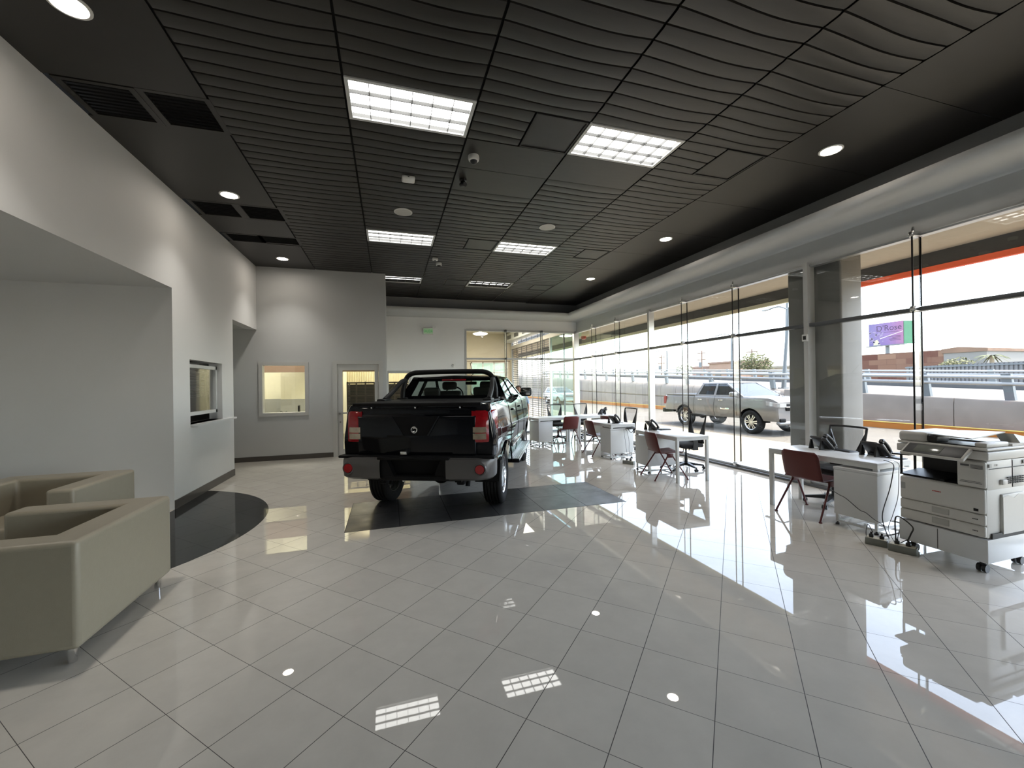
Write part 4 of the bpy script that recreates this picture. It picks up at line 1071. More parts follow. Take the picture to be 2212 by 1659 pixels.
# bumper
def bump_plan(u):
    pts = [(.40,-1.13),(.62,-1.13),(.80,-1.11),(.90,-1.05),(.945,-.97),(.955,-.90),(.955,-.83)]
    t = u*(len(pts)-1); i = min(int(t), len(pts)-2); r = t-i
    return (pts[i][0]+(pts[i+1][0]-pts[i][0])*r, pts[i][1]+(pts[i+1][1]-pts[i][1])*r)
for s in (-1, 1):
    f = MB(); prof = [(.555,-.05),(.58,-.01),(.66,0),(.76,0),(.80,-.015),(.815,-.06),(.818,-.22)]
    def bp_(u, v):
        t = v*(len(prof)-1); i = min(int(t), len(prof)-2); r = t-i
        z = prof[i][0]+(prof[i+1][0]-prof[i][0])*r; o = prof[i][1]+(prof[i+1][1]-prof[i][1])*r
        x, y = bump_plan(u); d = Vector((x-.3, y+.2)); d.normalize()
        lo = 1 if u < .55 else 1
        return (s*(x + d.x*o), y + d.y*o, z + (.02*max(0,u-.55) if z < .6 else 0))
    f.grid(bp_, 18, 12); f.build('bumper_corner', M['trim_s'], trk, smooth=40)
    f = MB(); f.cyl((s*.80,-1.10,.69),(s*.80,-1.128,.69),.055,.052,20); bc = f.build('bumper_reflector', M['lens_r'], trk)
    f = MB(); f.lathe([(.053,0),(.058,.014),(.07,.012),(.078,-.01)], 24, Matrix.Translation((s*.80,-1.108,.69)) @ Matrix.Rotation(PI/2,4,'X')); f.build('reflector_ring', M['trim_s'], bc)
f = MB(); f.rbox(-.44,-1.12,.79,.44,-.93,.825,.01); f.rbox(-.44,-1.10,.545,.44,-.98,.60,.02); f.box(-.44,-1.0,.56,.44,-.93,.80); f.rbox(-.96,-1.06,.80,.96,-.92,.83,.01)
f.prism([(-.44,-1.10,.80),(-.33,-1.10,.80),(-.24,-1.08,.58),(-.44,-1.10,.58)], (0,.1,0)); f.prism([(.44,-1.10,.80),(.33,-1.10,.80),(.24,-1.08,.58),(.44,-1.10,.58)], (0,.1,0))
f.build('bumper', M['trim_b'], trk)
f = MB(); f.rbox(-.17,-1.07,.845,-.09,-1.01,.885,.006); f.build('plate_lamp', M['steel'], trk)
f = MB(); f.cyl((-.15,-1.03,.53),(-.15,-.6,.53),.014,.014,12); f.build('tow_eye', M['steel'], trk)
for s in (-1, 1):
    f = MB(); zf = .42 if s > 0 else .50; f.prism([(s*.76,-.52,zf),(s*.93,-.52,zf),(s*.955,-.56,.70),(s*.74,-.56,.70)], (0,.015,0)); f.build('mud_flap', M['trim_b'], trk)
    f = MB(); f.box(s*.50-.04,-.95,.50,s*.50+.04,.9,.56); f.rbox(s*.50-.05,-.85,.44,s*.50+.05,-.72,.55,.02); f.cyl((s*.52,-.55,.36),(s*.52,-.45,.62),.03); f.build('leaf_spring', M['trim_b'], trk)
    f = MB(); f.rbox(s*.98-.09,.56,.465,s*.98+.09,2.62,.505,.012)
    for i in range(5): f.box(s*.98-.07+i*.03,.60,.504,s*.98-.055+i*.03,2.58,.512)
    sp = f.build('side_step', M['alu'], trk)
    f = MB(); f.rbox(s*.98-.095,.535,.455,s*.98+.095,.58,.51,.01); f.rbox(s*.98-.095,2.60,.455,s*.98+.095,2.645,.51,.01); f.build('step_end_cap', M['trim_b'], sp)
    f = MB(); f.tube([(s*(.965+.003), .0+R_*math.cos(t), .395+R_*math.sin(t)) for R_ in (.482,) for t in [math.radians(13 + 121*i/24) for i in range(25)]], .012, 6); f.build('arch_lip', M['v_black'], trk)
# roll bar: main hoop and rearward stays
f = MB(); hoop = [(-.74,.42,1.44),(-.735,.43,1.58),(-.70,.45,1.74),(-.655,.46,1.82),(-.57,.46,1.86),(-.45,.46,1.87),(0,.46,1.875),(.45,.46,1.87),(.57,.46,1.86),(.655,.46,1.82),(.70,.45,1.74),(.735,.43,1.58),(.74,.42,1.44)]
f.tube(catmull(hoop, 5), .038, 10); rbm = f.build('roll_bar', M['black_m'], trk, smooth=60)
for s in (-1, 1):
    f = MB(); f.tube(catmull([(s*.69,.46,1.76),(s*.71,.30,1.72),(s*.735,.10,1.60),(s*.75,-.20,1.47)], 6), .034, 10); f.rbox(s*.745-.06,-.34,1.44,s*.745+.06,-.10,1.485,.015); f.build('stay', M['black_m'], rbm)
    f = MB(); f.rbox(s*.74-.06,.34,1.43,s*.74+.06,.52,1.48,.012); f.build('foot_plate', M['black_m'], rbm)
f = MB(); f.cyl((.10,1.75,1.85),(.08,1.60,2.06),.008,.004,6); f.cyl((.10,1.75,1.84),(.10,1.75,1.865),.025,.015,10); f.build('antenna', M['trim_b'], trk)

# --- grey pickup on the street
PG = dict(R=.40, wb=3.22, yr=-1.22, yf=4.18, belt=1.25, sill=.50, rear_z=.62, hood=.17, wide=.98, track=1.60, paint=M['v_grey'],
          rb=.62, rt=.84, ft=2.02, fb=2.90, roof=1.74, bp=1.60, cw=.12, glass=M['glass_o'],
          seams=[(.56,.55,1.24),(1.62,.52,1.24),(2.66,.52,1.24)], handles=(.90,1.95), mold=(1.95,2.35,.80), moldm=M['chrome'], hmat=M['chrome'], mmat=M['v_grey'], bump=M['v_grey'], cat='pickup truck')
gp, sxg, zlg = vehicle('pickup_truck', 'grey pickup truck on the sunny street seen through the glass', (12.62, 14.1, -.13), PI, PG)
for s in (-1, 1):
    f = MB(); f.prism([(s*.95,-1.245,.86),(s*.80,-1.245,.86),(s*.80,-1.245,1.20),(s*.93,-1.245,1.20)], (0,.14,0)); f.prism([(s*.958,-1.24,.88),(s*.958,-1.24,1.18),(s*.958,-1.10,1.16),(s*.958,-1.10,.90)], (-s*.03,0,0)); f.build('taillight', M['lens_r'], gp)
f = MB(); f.rbox(-.93,-1.38,.48,.93,-1.2,.66,.03); f.build('bumper', M['trim_b'], gp)
f = MB(); f.box(-.86,-1.16,1.235,.86,.55,1.275); f.build('bed_dark_slab', M['trim_b'], gp)  # flat dark slab standing in for the shaded inside of the bed
f = MB(); f.box(-.9,-1.2,1.25,-.86,.58,1.29); f.box(.86,-1.2,1.25,.9,.58,1.29); f.box(-.9,-1.22,1.25,.9,-1.18,1.29); f.build('bed_rail', M['v_grey'], gp)
f = MB(); f.cyl((.3,1.0,1.79),(.3,.8,1.95),.012,.006,6); f.build('antenna', M['trim_b'], gp)

# --- white car farther up the street
PW = dict(R=.33, wb=2.62, yr=-.85, yf=3.45, belt=1.00, sill=.38, rear_z=.45, hood=.13, wide=.92, track=1.50, paint=M['v_white'],
          rb=-.70, rt=-.40, ft=1.20, fb=2.25, roof=1.48, bp=.62, cw=.35, glass=M['glass_o'],
          seams=[(-.25,.42,.99),(.62,.42,.99),(1.75,.42,.99)], handles=(-.05,.95), mold=(.1,1.6,.45), cat='car', mmat=M['v_white'], bump=M['v_white'])
wc, _a, _b = vehicle('car', 'white car coming up the street, seen at the edge of the shutter grille', (14.75, 35.0, -.13), PI, PW)
# ------------------------------------------------------------------ armchairs
def leather_piece(f, nm, par, w=.035):
    o = f.build(nm, M['leather'], par, smooth=40)
    md = o.modifiers.new('soft', 'BEVEL'); md.width = w; md.segments = 4; md.limit_method = 'ANGLE'; md.angle_limit = math.radians(50); md.harden_normals = False
    return o
ac = thing('armchair', 'nearest grey olive leather cube armchair, turned to the left', 'armchair', (-2.29, 3.66, 0), -PI/2, 'leather cube armchairs')
W, D, Hh = .55, .48, .755
f = MB(); f.prism([(-W,-D,.10),(-W,D,.10),(W,D,.10),(W,-D,.10),(W-.21,-D,.10),(W-.21,D-.23,.10),(-W+.21,D-.23,.10),(-W+.21,-D,.10)], (0,0,Hh-.10)); leather_piece(f, 'arm_shell', ac, .03)
f = MB(); f.box(-W+.205,-D+.02,.12,W-.205,D-.22,.30); leather_piece(f, 'seat_base', ac, .02)
f = MB(); f.box(-W+.215,-D-.01,.30,W-.215,D-.24,.44); leather_piece(f, 'seat_cushion', ac, .04)
f = MB()
z = Hh-.028
f.tube([(-W+.004,-D+.03,z),(-W+.004,D-.03,z)], .004, 5); f.tube([(W-.004,-D+.03,z),(W-.004,D-.03,z)], .004, 5); f.tube([(-W+.03,D-.004,z),(W-.03,D-.004,z)], .004, 5)
f.build('piping', M['leather'], ac)
for x in (-W+.07, W-.07):
    for y in (-D+.07, D-.07):
        f = MB(); f.cyl((x,y,0),(x,y,.105),.022,.026,14); f.build('leg', M['chrome'], ac)
c2 = copy_tree(ac); place(c2, (-3.36, 5.27, 0), 0, 'farther grey olive leather cube armchair, facing the camera')

# ------------------------------------------------------------------ desks and pedestals
dk = thing('desk', 'white desk nearest the camera beside the copier, with two desk phones', 'desk', (5.24, 3.67, 0), math.radians(94.5), 'white steel framed desks')
L2, D2 = .61, .31
f = MB(); f.rbox(-L2,-D2,.735,L2,D2,.757,.004); f.build('top', M['white_l'], dk)
f = MB(); f.box(-L2,-D2,.69,L2,-D2+.04,.735); f.box(-L2,D2-.04,.69,L2,D2,.735); f.box(-L2,-D2+.04,.69,-L2+.04,D2-.04,.735); f.box(L2-.04,-D2+.04,.69,L2,D2-.04,.735); f.build('frame', M['white_m'], dk)
for s in (-1, 1):
    y = s*(D2-.022)
    f = MB(); f.rbox(L2-.045,y-.022,0,L2,y+.022,.69,.003); f.build('leg', M['white_m'], dk)
    f = MB(); f.rbox(-L2,y-.022,.665,-L2+.045,y+.022,.69,.003); f.build('short_leg', M['white_m'], dk)
dks = [(4.82, 6.20, -91.5, 'white desk second from the camera, with one phone and a black tray'),
       (4.885, 8.46, 92, 'white desk third from the camera, with a phone and cable loop at its near end'),
       (4.32, 10.40, 6, 'white desk at the far left beside the pickup mirror, parallel to the back wall'),
       (5.56, 10.54, 186, 'white desk in the far right corner by the glass, parallel to the back wall')]
for x, y, r, lb in dks: place(copy_tree(dk), (x, y, 0), math.radians(r), lb)
pd = thing('pedestal', 'white drawer pedestal under the nearest desk beside the copier', 'pedestal', (5.20, 3.245, 0), math.radians(94.5), 'white pedestals under the desks')
f = MB(); f.rbox(-.21,-.285,.125,.21,.285,.632,.003); f.build('body', M['white_l'], pd)
f = MB(); f.rbox(-.215,-.29,.634,.215,.29,.664,.004); f.build('top_panel', M['white_l'], pd)
f = MB(); f.box(-.20,-.275,.035,.20,-.25,.055); f.box(-.20,.25,.035,.20,.275,.055); f.box(-.20,-.25,.035,-.175,.25,.055); f.box(.175,-.25,.035,.20,.25,.055); [f.box(sx_*.1875-.0125,sy_*.2625-.0125,.055,sx_*.1875+.0125,sy_*.2625+.0125,.126) for sx_ in (-1,1) for sy_ in (-1,1)]; f.build('base_frame', M['white_m'], pd)
for x in (-.187, .187):
    for y in (-.262, .262):
        f = MB(); f.cyl((x,y,0),(x,y,.02),.024,.02,12); f.cyl((x,y,.02),(x,y,.05),.01); f.build('foot', M['black'], pd)
for i in range(3):
    f = MB(); f.rbox(-.205,-.302,.13+i*.168,.205,-.285,.292+i*.168,.003); dwr = f.build('drawer', M['white_l'], pd)
    f = MB(); f.rbox(-.06,-.312,.245+i*.168,.06,-.300,.258+i*.168,.003); f.build('handle', M['alu'], dwr)
pds = [(4.80, 6.60, 88.5, 'white pedestal under the far end of the second desk'), (4.86, 8.06, 92, 'white pedestal under the near end of the third desk'),
       (3.94, 10.38, 186, 'white pedestal at the left end of the far desk beside the pickup'), (5.97, 10.58, 186, 'white pedestal in the far right corner under the corner desk')]
for x, y, r, lb in pds: place(copy_tree(pd), (x, y, 0), math.radians(r), lb)

# ------------------------------------------------------------------ red visitor chairs
rc = thing('visitor_chair', 'dark red plastic chair at the nearest desk beside the copier', 'chair', (5.04, 3.78, 0), math.radians(5), 'dark red visitor chairs')
def shell(u, v):
    # u: 0 seat front .. 1 back top ; v: -1..1 across
    P = [(.25,.438),(.22,.458),(.05,.448),(-.14,.440),(-.205,.47),(-.235,.56),(-.265,.68),(-.290,.80)]
    t = u*(len(P)-1); i = min(int(t), len(P)-2); r = t-i
    x = P[i][0]+(P[i+1][0]-P[i][0])*r; z = P[i][1]+(P[i+1][1]-P[i][1])*r
    w = .225 if u < .5 else .225 - .012*(u-.5)
    if u > .93: w -= .04*((u-.93)/.07)**2
    if u < .08: w -= .03*((.08-u)/.08)**2
    vv = 2*v-1
    return (x + (.035*vv*vv if u > .55 else 0), vv*w, z + (.012*vv*vv if u < .5 else 0))
f = MB(); f.grid(shell, 30, 12); o = f.build('seat_shell', M['red_p'], rc, smooth=60)
md = o.modifiers.new('thick', 'SOLIDIFY'); md.thickness = .010; md.offset = 0
for s in (-1, 1):
    f = MB(); f.tube([(-.03,s*.215,.425),(-.30,s*.262,.012)], [.013,.011], 8); f.cyl((-.30,s*.262,0),(-.30,s*.262,.014),.02,.017,10); f.build('rear_leg', M['red_m'], rc)
    f = MB(); f.tube([(.03,s*.215,.425),(.29,s*.262,.012)], [.013,.011], 8); f.cyl((.29,s*.262,0),(.29,s*.262,.014),.02,.017,10); f.build('front_leg', M['red_m'], rc)
    f = MB(); f.rbox(-.055,s*.215-.014,.375,.055,s*.215+.014,.445,.008); f.build('bracket', M['red_m'], rc)
f = MB(); f.box(-.02,-.21,.418,.02,.21,.434); f.build('cross_bar', M['red_m'], rc)
rcs = [(4.60, 6.08, -9, 'dark red chair at the second desk from the camera, its legs crossed in view'), (4.70, 8.57, -2, 'dark red chair at the third desk, behind the power box'),
       (4.60, 10.12, 92, 'dark red chair pushed to the far desk, its back square to the camera'), (5.70, 9.62, 3, 'dark red chair mostly hidden behind the phone on the third desk')]
for x, y, r, lb in rcs: place(copy_tree(rc), (x, y, 0), math.radians(r), lb)

# ------------------------------------------------------------------ office chairs
M['mesh_f'] = mesh_fabric('black mesh fabric', (.02,.02,.02), .36)
oc = thing('office_chair', 'black mesh back office chair behind the nearest desk', 'office chair', (5.63, 3.94, 0), PI, 'black mesh back office chairs')
f = MB(); f.rbox(-.22,-.235,.435,.25,.235,.505,.03,3); f.build('seat', M['black_f'], oc)
f = MB(); f.box(-.16,-.12,.40,.10,.12,.437); f.build('seat_plate', M['black'], oc)
def bk(z): return -.245 - .10*max(0, (z-.75))*1.0 + .02*math.sin((z-.5)*6)
f = MB()
tw, bw = .225, .205
f.tube(catmull([(bk(.58),-bw,.58),(bk(.8),-.22,.80),(bk(1.0),-tw-.002,1.0),(bk(1.03)-.005,-tw+.02,1.025),(bk(1.03)-.02,0,1.03),(bk(1.03)-.005,tw-.02,1.025),(bk(1.0),tw+.002,1.0),(bk(.8),.22,.80),(bk(.58),bw,.58)], 5), .014, 8)
for s in (-1, 1):
    f.prism([(bk(.70),s*.213,.70),(bk(.985),s*.224,.99),(bk(.70),s*.11,.70),(bk(.60),s*.06,.60),(bk(.60),s*.205,.60)], (-.018,0,0))
f.build('back_frame', M['black'], oc)
f = MB(); f.grid(lambda u, v: (bk(.62+.40*u)-.006, (2*v-1)*(.12+.098*u), .62+.40*u), 8, 4); o = f.build('back_mesh', M['mesh_f'], oc)
f = MB(); f.grid(lambda u, v: (bk(.50+.17*u)+.012*(1-(2*v-1)**2)*-1, (2*v-1)*.205, .50+.17*u), 6, 8); o = f.build('lumbar_panel', M['black_f'], oc)
md = o.modifiers.new('thick', 'SOLIDIFY'); md.thickness = .03
f = MB(); f.tube(catmull([(-.05,0,.42),(-.22,0,.42),(-.285,0,.47),(-.28,0,.60)], 6), .025, 8); f.build('back_support', M['black'], oc)
for s in (-1, 1):
    f = MB(); f.prism([(-.06,s*.265,.40),(.04,s*.265,.40),(.03,s*.265,.66),(-.05,s*.265,.66)], (0,s*.025,0)); f.box(-.04,min(s*.10,s*.28),.40,.03,max(s*.10,s*.28),.425)
    f.rbox(-.13,s*.278-.035,.655,.12,s*.278+.035,.685,.012); f.build('armrest', M['black'], oc)
f = MB(); f.cyl((0,0,.10),(0,0,.28),.03,.03,14); f.cyl((0,0,.28),(0,0,.41),.016,.016,12); f.build('gas_column', M['black'], oc)
f = MB(); f.cyl((0,0,.085),(0,0,.14),.05,.04,16)
for k in range(5):
    a = k*2*PI/5 + .3; u = Vector((math.cos(a), math.sin(a), 0)); w = Vector((-u.y, u.x, 0))
    f.loft([[tuple(u*.03 + w*q*.03 + Vector((0,0,z))) for q, z in ((-1,.08),(1,.08),(1,.135),(-1,.135))], [tuple(u*.32 + w*q*.014 + Vector((0,0,z))) for q, z in ((-1,.06),(1,.06),(1,.085),(-1,.085))]], closed=True, cap=True)
f.build('star_base', M['black'], oc)
for k in range(5):
    a = k*2*PI/5 + .3; u = Vector((math.cos(a), math.sin(a), 0)); w = Vector((-u.y, u.x, 0)); c = u*.315
    f = MB()
    for s in (-1, 1): f.cyl(c + w*.010*s + Vector((0,0,.028)), c + w*.028*s + Vector((0,0,.028)), .028, .026, 14)
    f.cyl(c+Vector((0,0,.03)), c+Vector((0,0,.065)), .012); f.build('caster', M['black'], oc)
ocs = [(5.42, 6.50, 174, 'black office chair at the second desk, turned beside the white desk leg'), (5.47, 8.80, 185, 'black office chair behind the third desk, beside its phone'),
       (4.78, 11.16, -88, 'black office chair behind the far left desk'), (5.72, 11.27, -84, 'black office chair behind the corner desk, in front of the glass corner')]
for x, y, r, lb in ocs: place(copy_tree(oc), (x, y, 0), math.radians(r), lb)

# ------------------------------------------------------------------ desk phones
ph = thing('desk_phone', 'black desk phone at the far end of the nearest desk', 'phone', (5.40, 3.93, .757), math.radians(80), 'black desk phones')
T = Matrix.Rotation(math.radians(48), 4, 'X')
f = MB(); f.T = Matrix.Translation((0,-.07,.02)) @ T; f.rbox(-.060,0,-.012,.115,.19,.016,.008); f.rbox(-.135,.0,-.03,-.068,.195,.004,.012); f.T = None; f.build('body', M['black'], ph)
f = MB(); f.T = Matrix.Translation((0,-.07,.02)) @ T; f.rbox(-.06,.11,.015,.10,.175,.019,.003); f.T = None; f.build('screen', mat('phone screen', (.05,.055,.05), .15), ph)
f = MB(); f.T = Matrix.Translation((0,-.07,.02)) @ T
for i in range(4):
    for j in range(3): f.rbox(-.03+j*.03, .02+i*.02, .014, -.008+j*.03, .034+i*.02, .020, .003)
f.T = None; f.build('keypad', M['black_m'], ph)
f = MB(); f.prism([(-.07,.02,0),(-.07,.085,0),(-.07,.06,.12),(-.07,.045,.12)], (.02,0,0)); f.prism([(.09,.02,0),(.09,.085,0),(.09,.06,.12),(.09,.045,.12)], (.02,0,0)); f.rbox(-.075,-.085,0,.115,-.055,.02,.006); f.build('stand', M['black'], ph)
f = MB(); f.T = Matrix.Translation((-.105,-.075,.03)) @ T
f.tube(catmull([(0,.0,.015),(0,.02,.036),(0,.10,.046),(0,.18,.036),(0,.20,.015)], 5), [.024]*5+[.019]*11+[.024]*5, 10); f.cyl((0,.01,.0),(0,.01,.03),.024,.022,12); f.cyl((0,.19,.0),(0,.19,.03),.024,.022,12)
f.T = None; f.build('handset', M['black'], ph)
f = MB(); f.tube(catmull([(-.105,-.08,.02),(-.12,-.14,.006),(-.09,-.19,.006),(-.02,-.17,.006),(.02,-.10,.008)], 6), .006, 6); f.build('coil_cord', M['black'], ph)
phs = [((5.46, 3.36, .757), 88, 'black desk phone at the near end of the nearest desk, closest to the copier'), ((4.76, 6.66, .757), 84, 'black desk phone on the second desk beside a flat black tray'),
       ((4.82, 8.10, .757), 100, 'black desk phone on the third desk above a hanging cable loop'), ((5.92, 10.56, .757), 200, 'black desk phone on the corner desk, farthest from the camera')]
for c, r, lb in phs: place(copy_tree(ph), c, math.radians(r), lb)
def flat(nm, lb, cat, loc, rz, w, d, h, m):
    v = thing(nm, lb, cat, loc, rz)
    f = MB(); f.rbox(-w/2,-d/2,0,w/2,d/2,h,.005); f.build('tray', m, v)
    f = MB(); f.rbox(-w/2+.012,-d/2+.012,h,w/2-.012,d/2-.012,h+.004,.002); f.build('pad', M['black_m'], v)
flat('desk_tray', 'flat black tray beside the phone on the second desk', 'tray', (5.03, 6.62, .757), math.radians(-3), .20, .16, .012, M['black'])
flat('desk_tray', 'flat black pad right of the far phone on the nearest desk', 'tray', (5.50, 3.70, .757), math.radians(85), .20, .14, .010, M['black'])
flat('desk_tray', 'flat black pad right of the near phone on the nearest desk', 'tray', (5.50, 3.16, .757), math.radians(85), .14, .12, .010, M['black'])
flat('cable_tray', 'black tray slung under the near edge of the third desk, with a cable loop', 'tray', (5.05, 7.77, .655), math.radians(3), .20, .10, .03, M['black'])

# ------------------------------------------------------------------ copier
cp = thing('copier', 'large white office copier on a wheeled base at the right edge', 'copier', (4.765, 2.11, 0), 0)
W, D = .62, .66
wp = mat('warm white copier plastic', (.60,.585,.545), .45, var=.02, nscale=40)
f = MB(); f.rbox(0,0,.10,D,W,.298,.006); bc = f.build('base_cabinet', M['white_l'], cp)
f = MB(); f.box(-.002,.325,.11,.001,.329,.29); f.build('panel_gap', M['grille'], bc)
for x in (.08, D-.08):
    for y in (.07, W-.07):
        f = MB(); f.cyl((x-.0,y-.03,.035),(x,y-.005,.035),.035,.033,16); f.cyl((x,y+.005,.035),(x,y+.03,.035),.035,.033,16); f.cyl((x,y,.04),(x,y,.10),.016,.022,10); f.build('caster', M['black'], cp)
f = MB(); f.rbox(.02,.012,.305,D-.02,W-.008,.718,.012); f.rbox(.03,.012,.70,.40,.20,.955,.012); f.rbox(.36,.012,.70,D-.02,W-.01,.955,.012); f.build('body', wp, cp)
f = MB(); f.rbox(.0,.015,.505,.03,W-.012,.716,.014,3); fd = f.build('front_door', wp, cp)
f = MB(); f.box(-.002,.565,.60,.0,.60,.66); f.build('label', mat('grey label', (.35,.35,.33), .5), fd)
f = MB()
for i in range(6): f.box(-.002,.30+i*.0105,.626,.0,.308+i*.0105,.634)
f.build('red_lettering', mat('red print', (.5,.05,.03), .5), fd)
f = MB(); f.box(-.002,.055,.525,.0,.085,.548); f.build('dark_label', M['black_m'], fd)
for i, (z0, z1) in enumerate(((.312,.405),(.411,.50))):
    f = MB(); f.rbox(.0,.015,z0,.03,W-.012,z1,.010,3); dw = f.build('drawer', wp, cp)
    f = MB(); f.rbox(-.006,.245,z0+.022,.004,.365,z1-.014,.012,3); f.build('handle', mat('drawer handle', (.42,.41,.38), .4), dw)
    f = MB()
    for q in range(4): f.box(-.002,.06+q*.009,z0+.042,.0,.066+q*.009,z0+.050)
    f.build('tray_mark', M['grille'], dw)
f = MB(); f.rbox(.0,.01,.725,.03,.19,.948,.014,3); up = f.build('upper_panel', wp, cp)
f = MB(); f.box(-.002,.03,.76,.0,.17,.764); f.box(-.002,.04,.772,.0,.165,.775); f.box(-.002,.11,.90,.0,.165,.916)
for q in range(4): f.box(-.002,.025,.885+q*.009,.0,.10,.889+q*.009)
f.build('printed_label', mat('dark grey print', (.12,.12,.12), .5), up)
f = MB(); f.box(.05,.20,.718,.37,W-.01,.722); f.box(.355,.20,.72,.362,W-.012,.955); f.build('output_bay', M['black'], cp)
f = MB(); f.prism([(.06,.30,.722),(.06,W+.02,.722),(.34,W+.02,.75),(.34,.30,.75)], (0,0,.012)); f.build('output_tray', M['black_m'], cp)
f = MB(); f.prism([(.05,W-.06,.915),(.05,W+.08,.905),(.34,W+.08,.905),(.34,W-.06,.915)], (0,0,.014)); f.build('side_tray', M['black_m'], cp)
for x in (.10, .30):
    f = MB(); f.cyl((x,W+.03,.73),(x,W+.03,.905),.010); f.build('tray_post', M['black'], cp)
f = MB(); f.rbox(-.005,-.01,.962,D,W+.01,1.035,.012,3); f.build('scanner', wp, cp)
f = MB(); f.rbox(.0,-.005,1.040,D-.01,W+.005,1.065,.012,3); lid = f.build('scanner_lid', wp, cp)
f = MB(); f.rbox(.01,.40,1.06,D-.12,W+.005,1.155,.03,4); adf = f.build('document_feeder', wp, cp)
f = MB(); f.prism([(.03,.10,1.128),(.03,.40,1.142),(.50,.40,1.150),(.50,.10,1.165)], (0,0,.008)); f.build('feeder_tray', wp, cp)
f = MB(); f.box(.04,.06,1.066,.46,.405,1.074); f.rbox(.02,.33,1.075,.20,.41,1.135,.015); f.build('feeder_slot', M['black'], cp)
f = MB(); f.prism([(.36,-.0,1.066),(.36,.40,1.066),(D-.02,.40,1.066),(D-.02,-.0,1.066)], (0,0,.02)); f.prism([(.50,.0,1.066),(D-.02,.0,1.066),(D-.02,.03,1.13),(.50,.05,1.16)], (0,.12,0)); f.build('feeder_support', wp, cp)
f = MB(); f.rbox(.03,.01,1.066,.34,.09,1.105,.012); f.build('lid_ridge', wp, cp)
Tc = Matrix.Translation((-.125,.08,.945)) @ Matrix.Rotation(math.radians(-34), 4, 'Y')
f = MB(); f.T = Tc; f.rbox(0,0,0,.155,.45,.03,.01,3); f.T = None; pnl = f.build('control_panel', wp, cp)
f = MB(); f.T = Tc; f.rbox(.012,.02,.029,.145,.43,.033,.004); f.T = None; f.build('panel_face', mat('dark panel face', (.03,.032,.034), .5), pnl)
f = MB(); f.T = Tc; f.rbox(.035,.17,.033,.130,.36,.035,.002); f.T = None; f.build('screen', mat('copier screen', (.16,.17,.15), .15), pnl)
f = MB(); f.rbox(.20,-.006,.33,.52,.02,.665,.01); f.prism([(.20,-.008,.33),(.50,-.008,.33),(.50,-.008,.64),(.42,-.008,.655),(.35,-.008,.625),(.28,-.008,.655),(.20,-.008,.64)], (0,.012,0)); sd = f.build('side_door', wp, cp)
f = MB(); f.box(.06,-.002,.30,.64,.006,.345); f.build('side_gap', M['grille'], cp); f = MB(); f.box(.05,.004,.885,.64,.010,.89); f.build('side_gap', M['grille'], cp)
f = MB(); f.rbox(.20,-.01,.745,.27,.02,.79,.008); f.build('side_grip', wp, cp)
f = MB()
for i in range(7): 
    for j in range(4): f.box(.29+i*.035,-.001,.748+j*.016,.315+i*.035,.008,.757+j*.016)
f.build('vent_grid', M['grille'], cp)
f = MB(); f.box(.52,.002,.905,.57,.006,.94); f.box(.14,.002,.91,.155,.006,.925); f.box(.04,.002,.90,.07,.006,.93); f.build('side_label', mat('grey label', (.35,.35,.33), .5), cp)

# ------------------------------------------------------------------ power boxes and cables
def pbox(lb, x, y, rz, l=.17):
    v = thing('power_box', lb, 'power box', (x, y, 0), rz)
    f = MB(); f.rbox(-l/2,-.045,0,l/2,.045,.065,.005); f.build('body', M['grey_b'], v)
    f = MB(); f.box(-l/2+.01,-.038,.065,l/2-.01,.038,.068); f.build('cover', mat('cream cover plate', (.55,.52,.42), .45), v)
    for q in (-.04, .04):
        f = MB(); f.rbox(q-.018,-.018,.068,q+.018,.018,.10,.006); f.cyl((q,0,.10),(q,0,.12),.009); f.build('plug', M['black'], v)
M['grey_b'] = mat('grey box metal', (.22,.23,.21), .5, .2)
pbox('grey floor power box left of the pair by the copier', 4.66, 2.86, math.radians(-65))
pbox('grey floor power box of the pair nearest the copier wheel', 4.69, 2.66, math.radians(-70), .20)
pbox('grey floor power box between the second and third desk', 4.68, 7.30, math.radians(-60), .24)
def cable(lb, pts, r=.0045, n=8, m=None):
    o = MB(); p0 = Vector(pts[0])
    v = thing('cable', lb, 'cable', tuple(p0))
    o.tube([tuple(p - p0) for p in catmull(pts, n)], r, 6); o.build('cord', m or M['black'], v, smooth=60)
cable('thick black cable hanging from the near end of the nearest desk', [(5.18,3.10,.766),(5.165,3.04,.766),(5.14,2.985,.74),(5.11,2.975,.66),(5.05,2.97,.50),(4.90,2.95,.26),(4.88,2.92,.12),(4.84,2.86,.035),(4.73,2.84,.06),(4.675,2.83,.12)])
cable('thin dark cable hanging beside the thick one at the nearest desk', [(5.27,3.11,.765),(5.26,3.05,.765),(5.24,2.995,.74),(5.22,2.985,.66),(5.20,2.985,.40),(5.07,2.96,.22),(4.95,2.93,.10),(4.82,2.80,.02),(4.70,2.74,.04),(4.68,2.70,.12)], .003)
cable('dark cable crossing the side of the nearest pedestal', [(4.875,3.47,.40),(4.876,3.36,.355),(4.88,3.29,.33),(4.888,3.16,.24),(4.89,3.10,.225),(4.885,3.02,.18),(4.88,2.93,.14),(4.85,2.88,.05)], .004)
cable('tangled black cable on the floor between desk and copier', [(4.64,2.88,.12),(4.60,2.90,.20),(4.72,2.98,.03),(4.86,2.90,.05),(4.92,2.82,.10),(4.84,2.77,.16),(4.76,2.74,.05),(4.72,2.64,.12)], .004)
cable('black cable standing up at the copier corner', [(4.685,2.62,.12),(4.66,2.58,.20),(4.72,2.60,.26),(4.745,2.74,.31),(4.74,2.745,.10),(4.72,2.74,.0045)], .006)
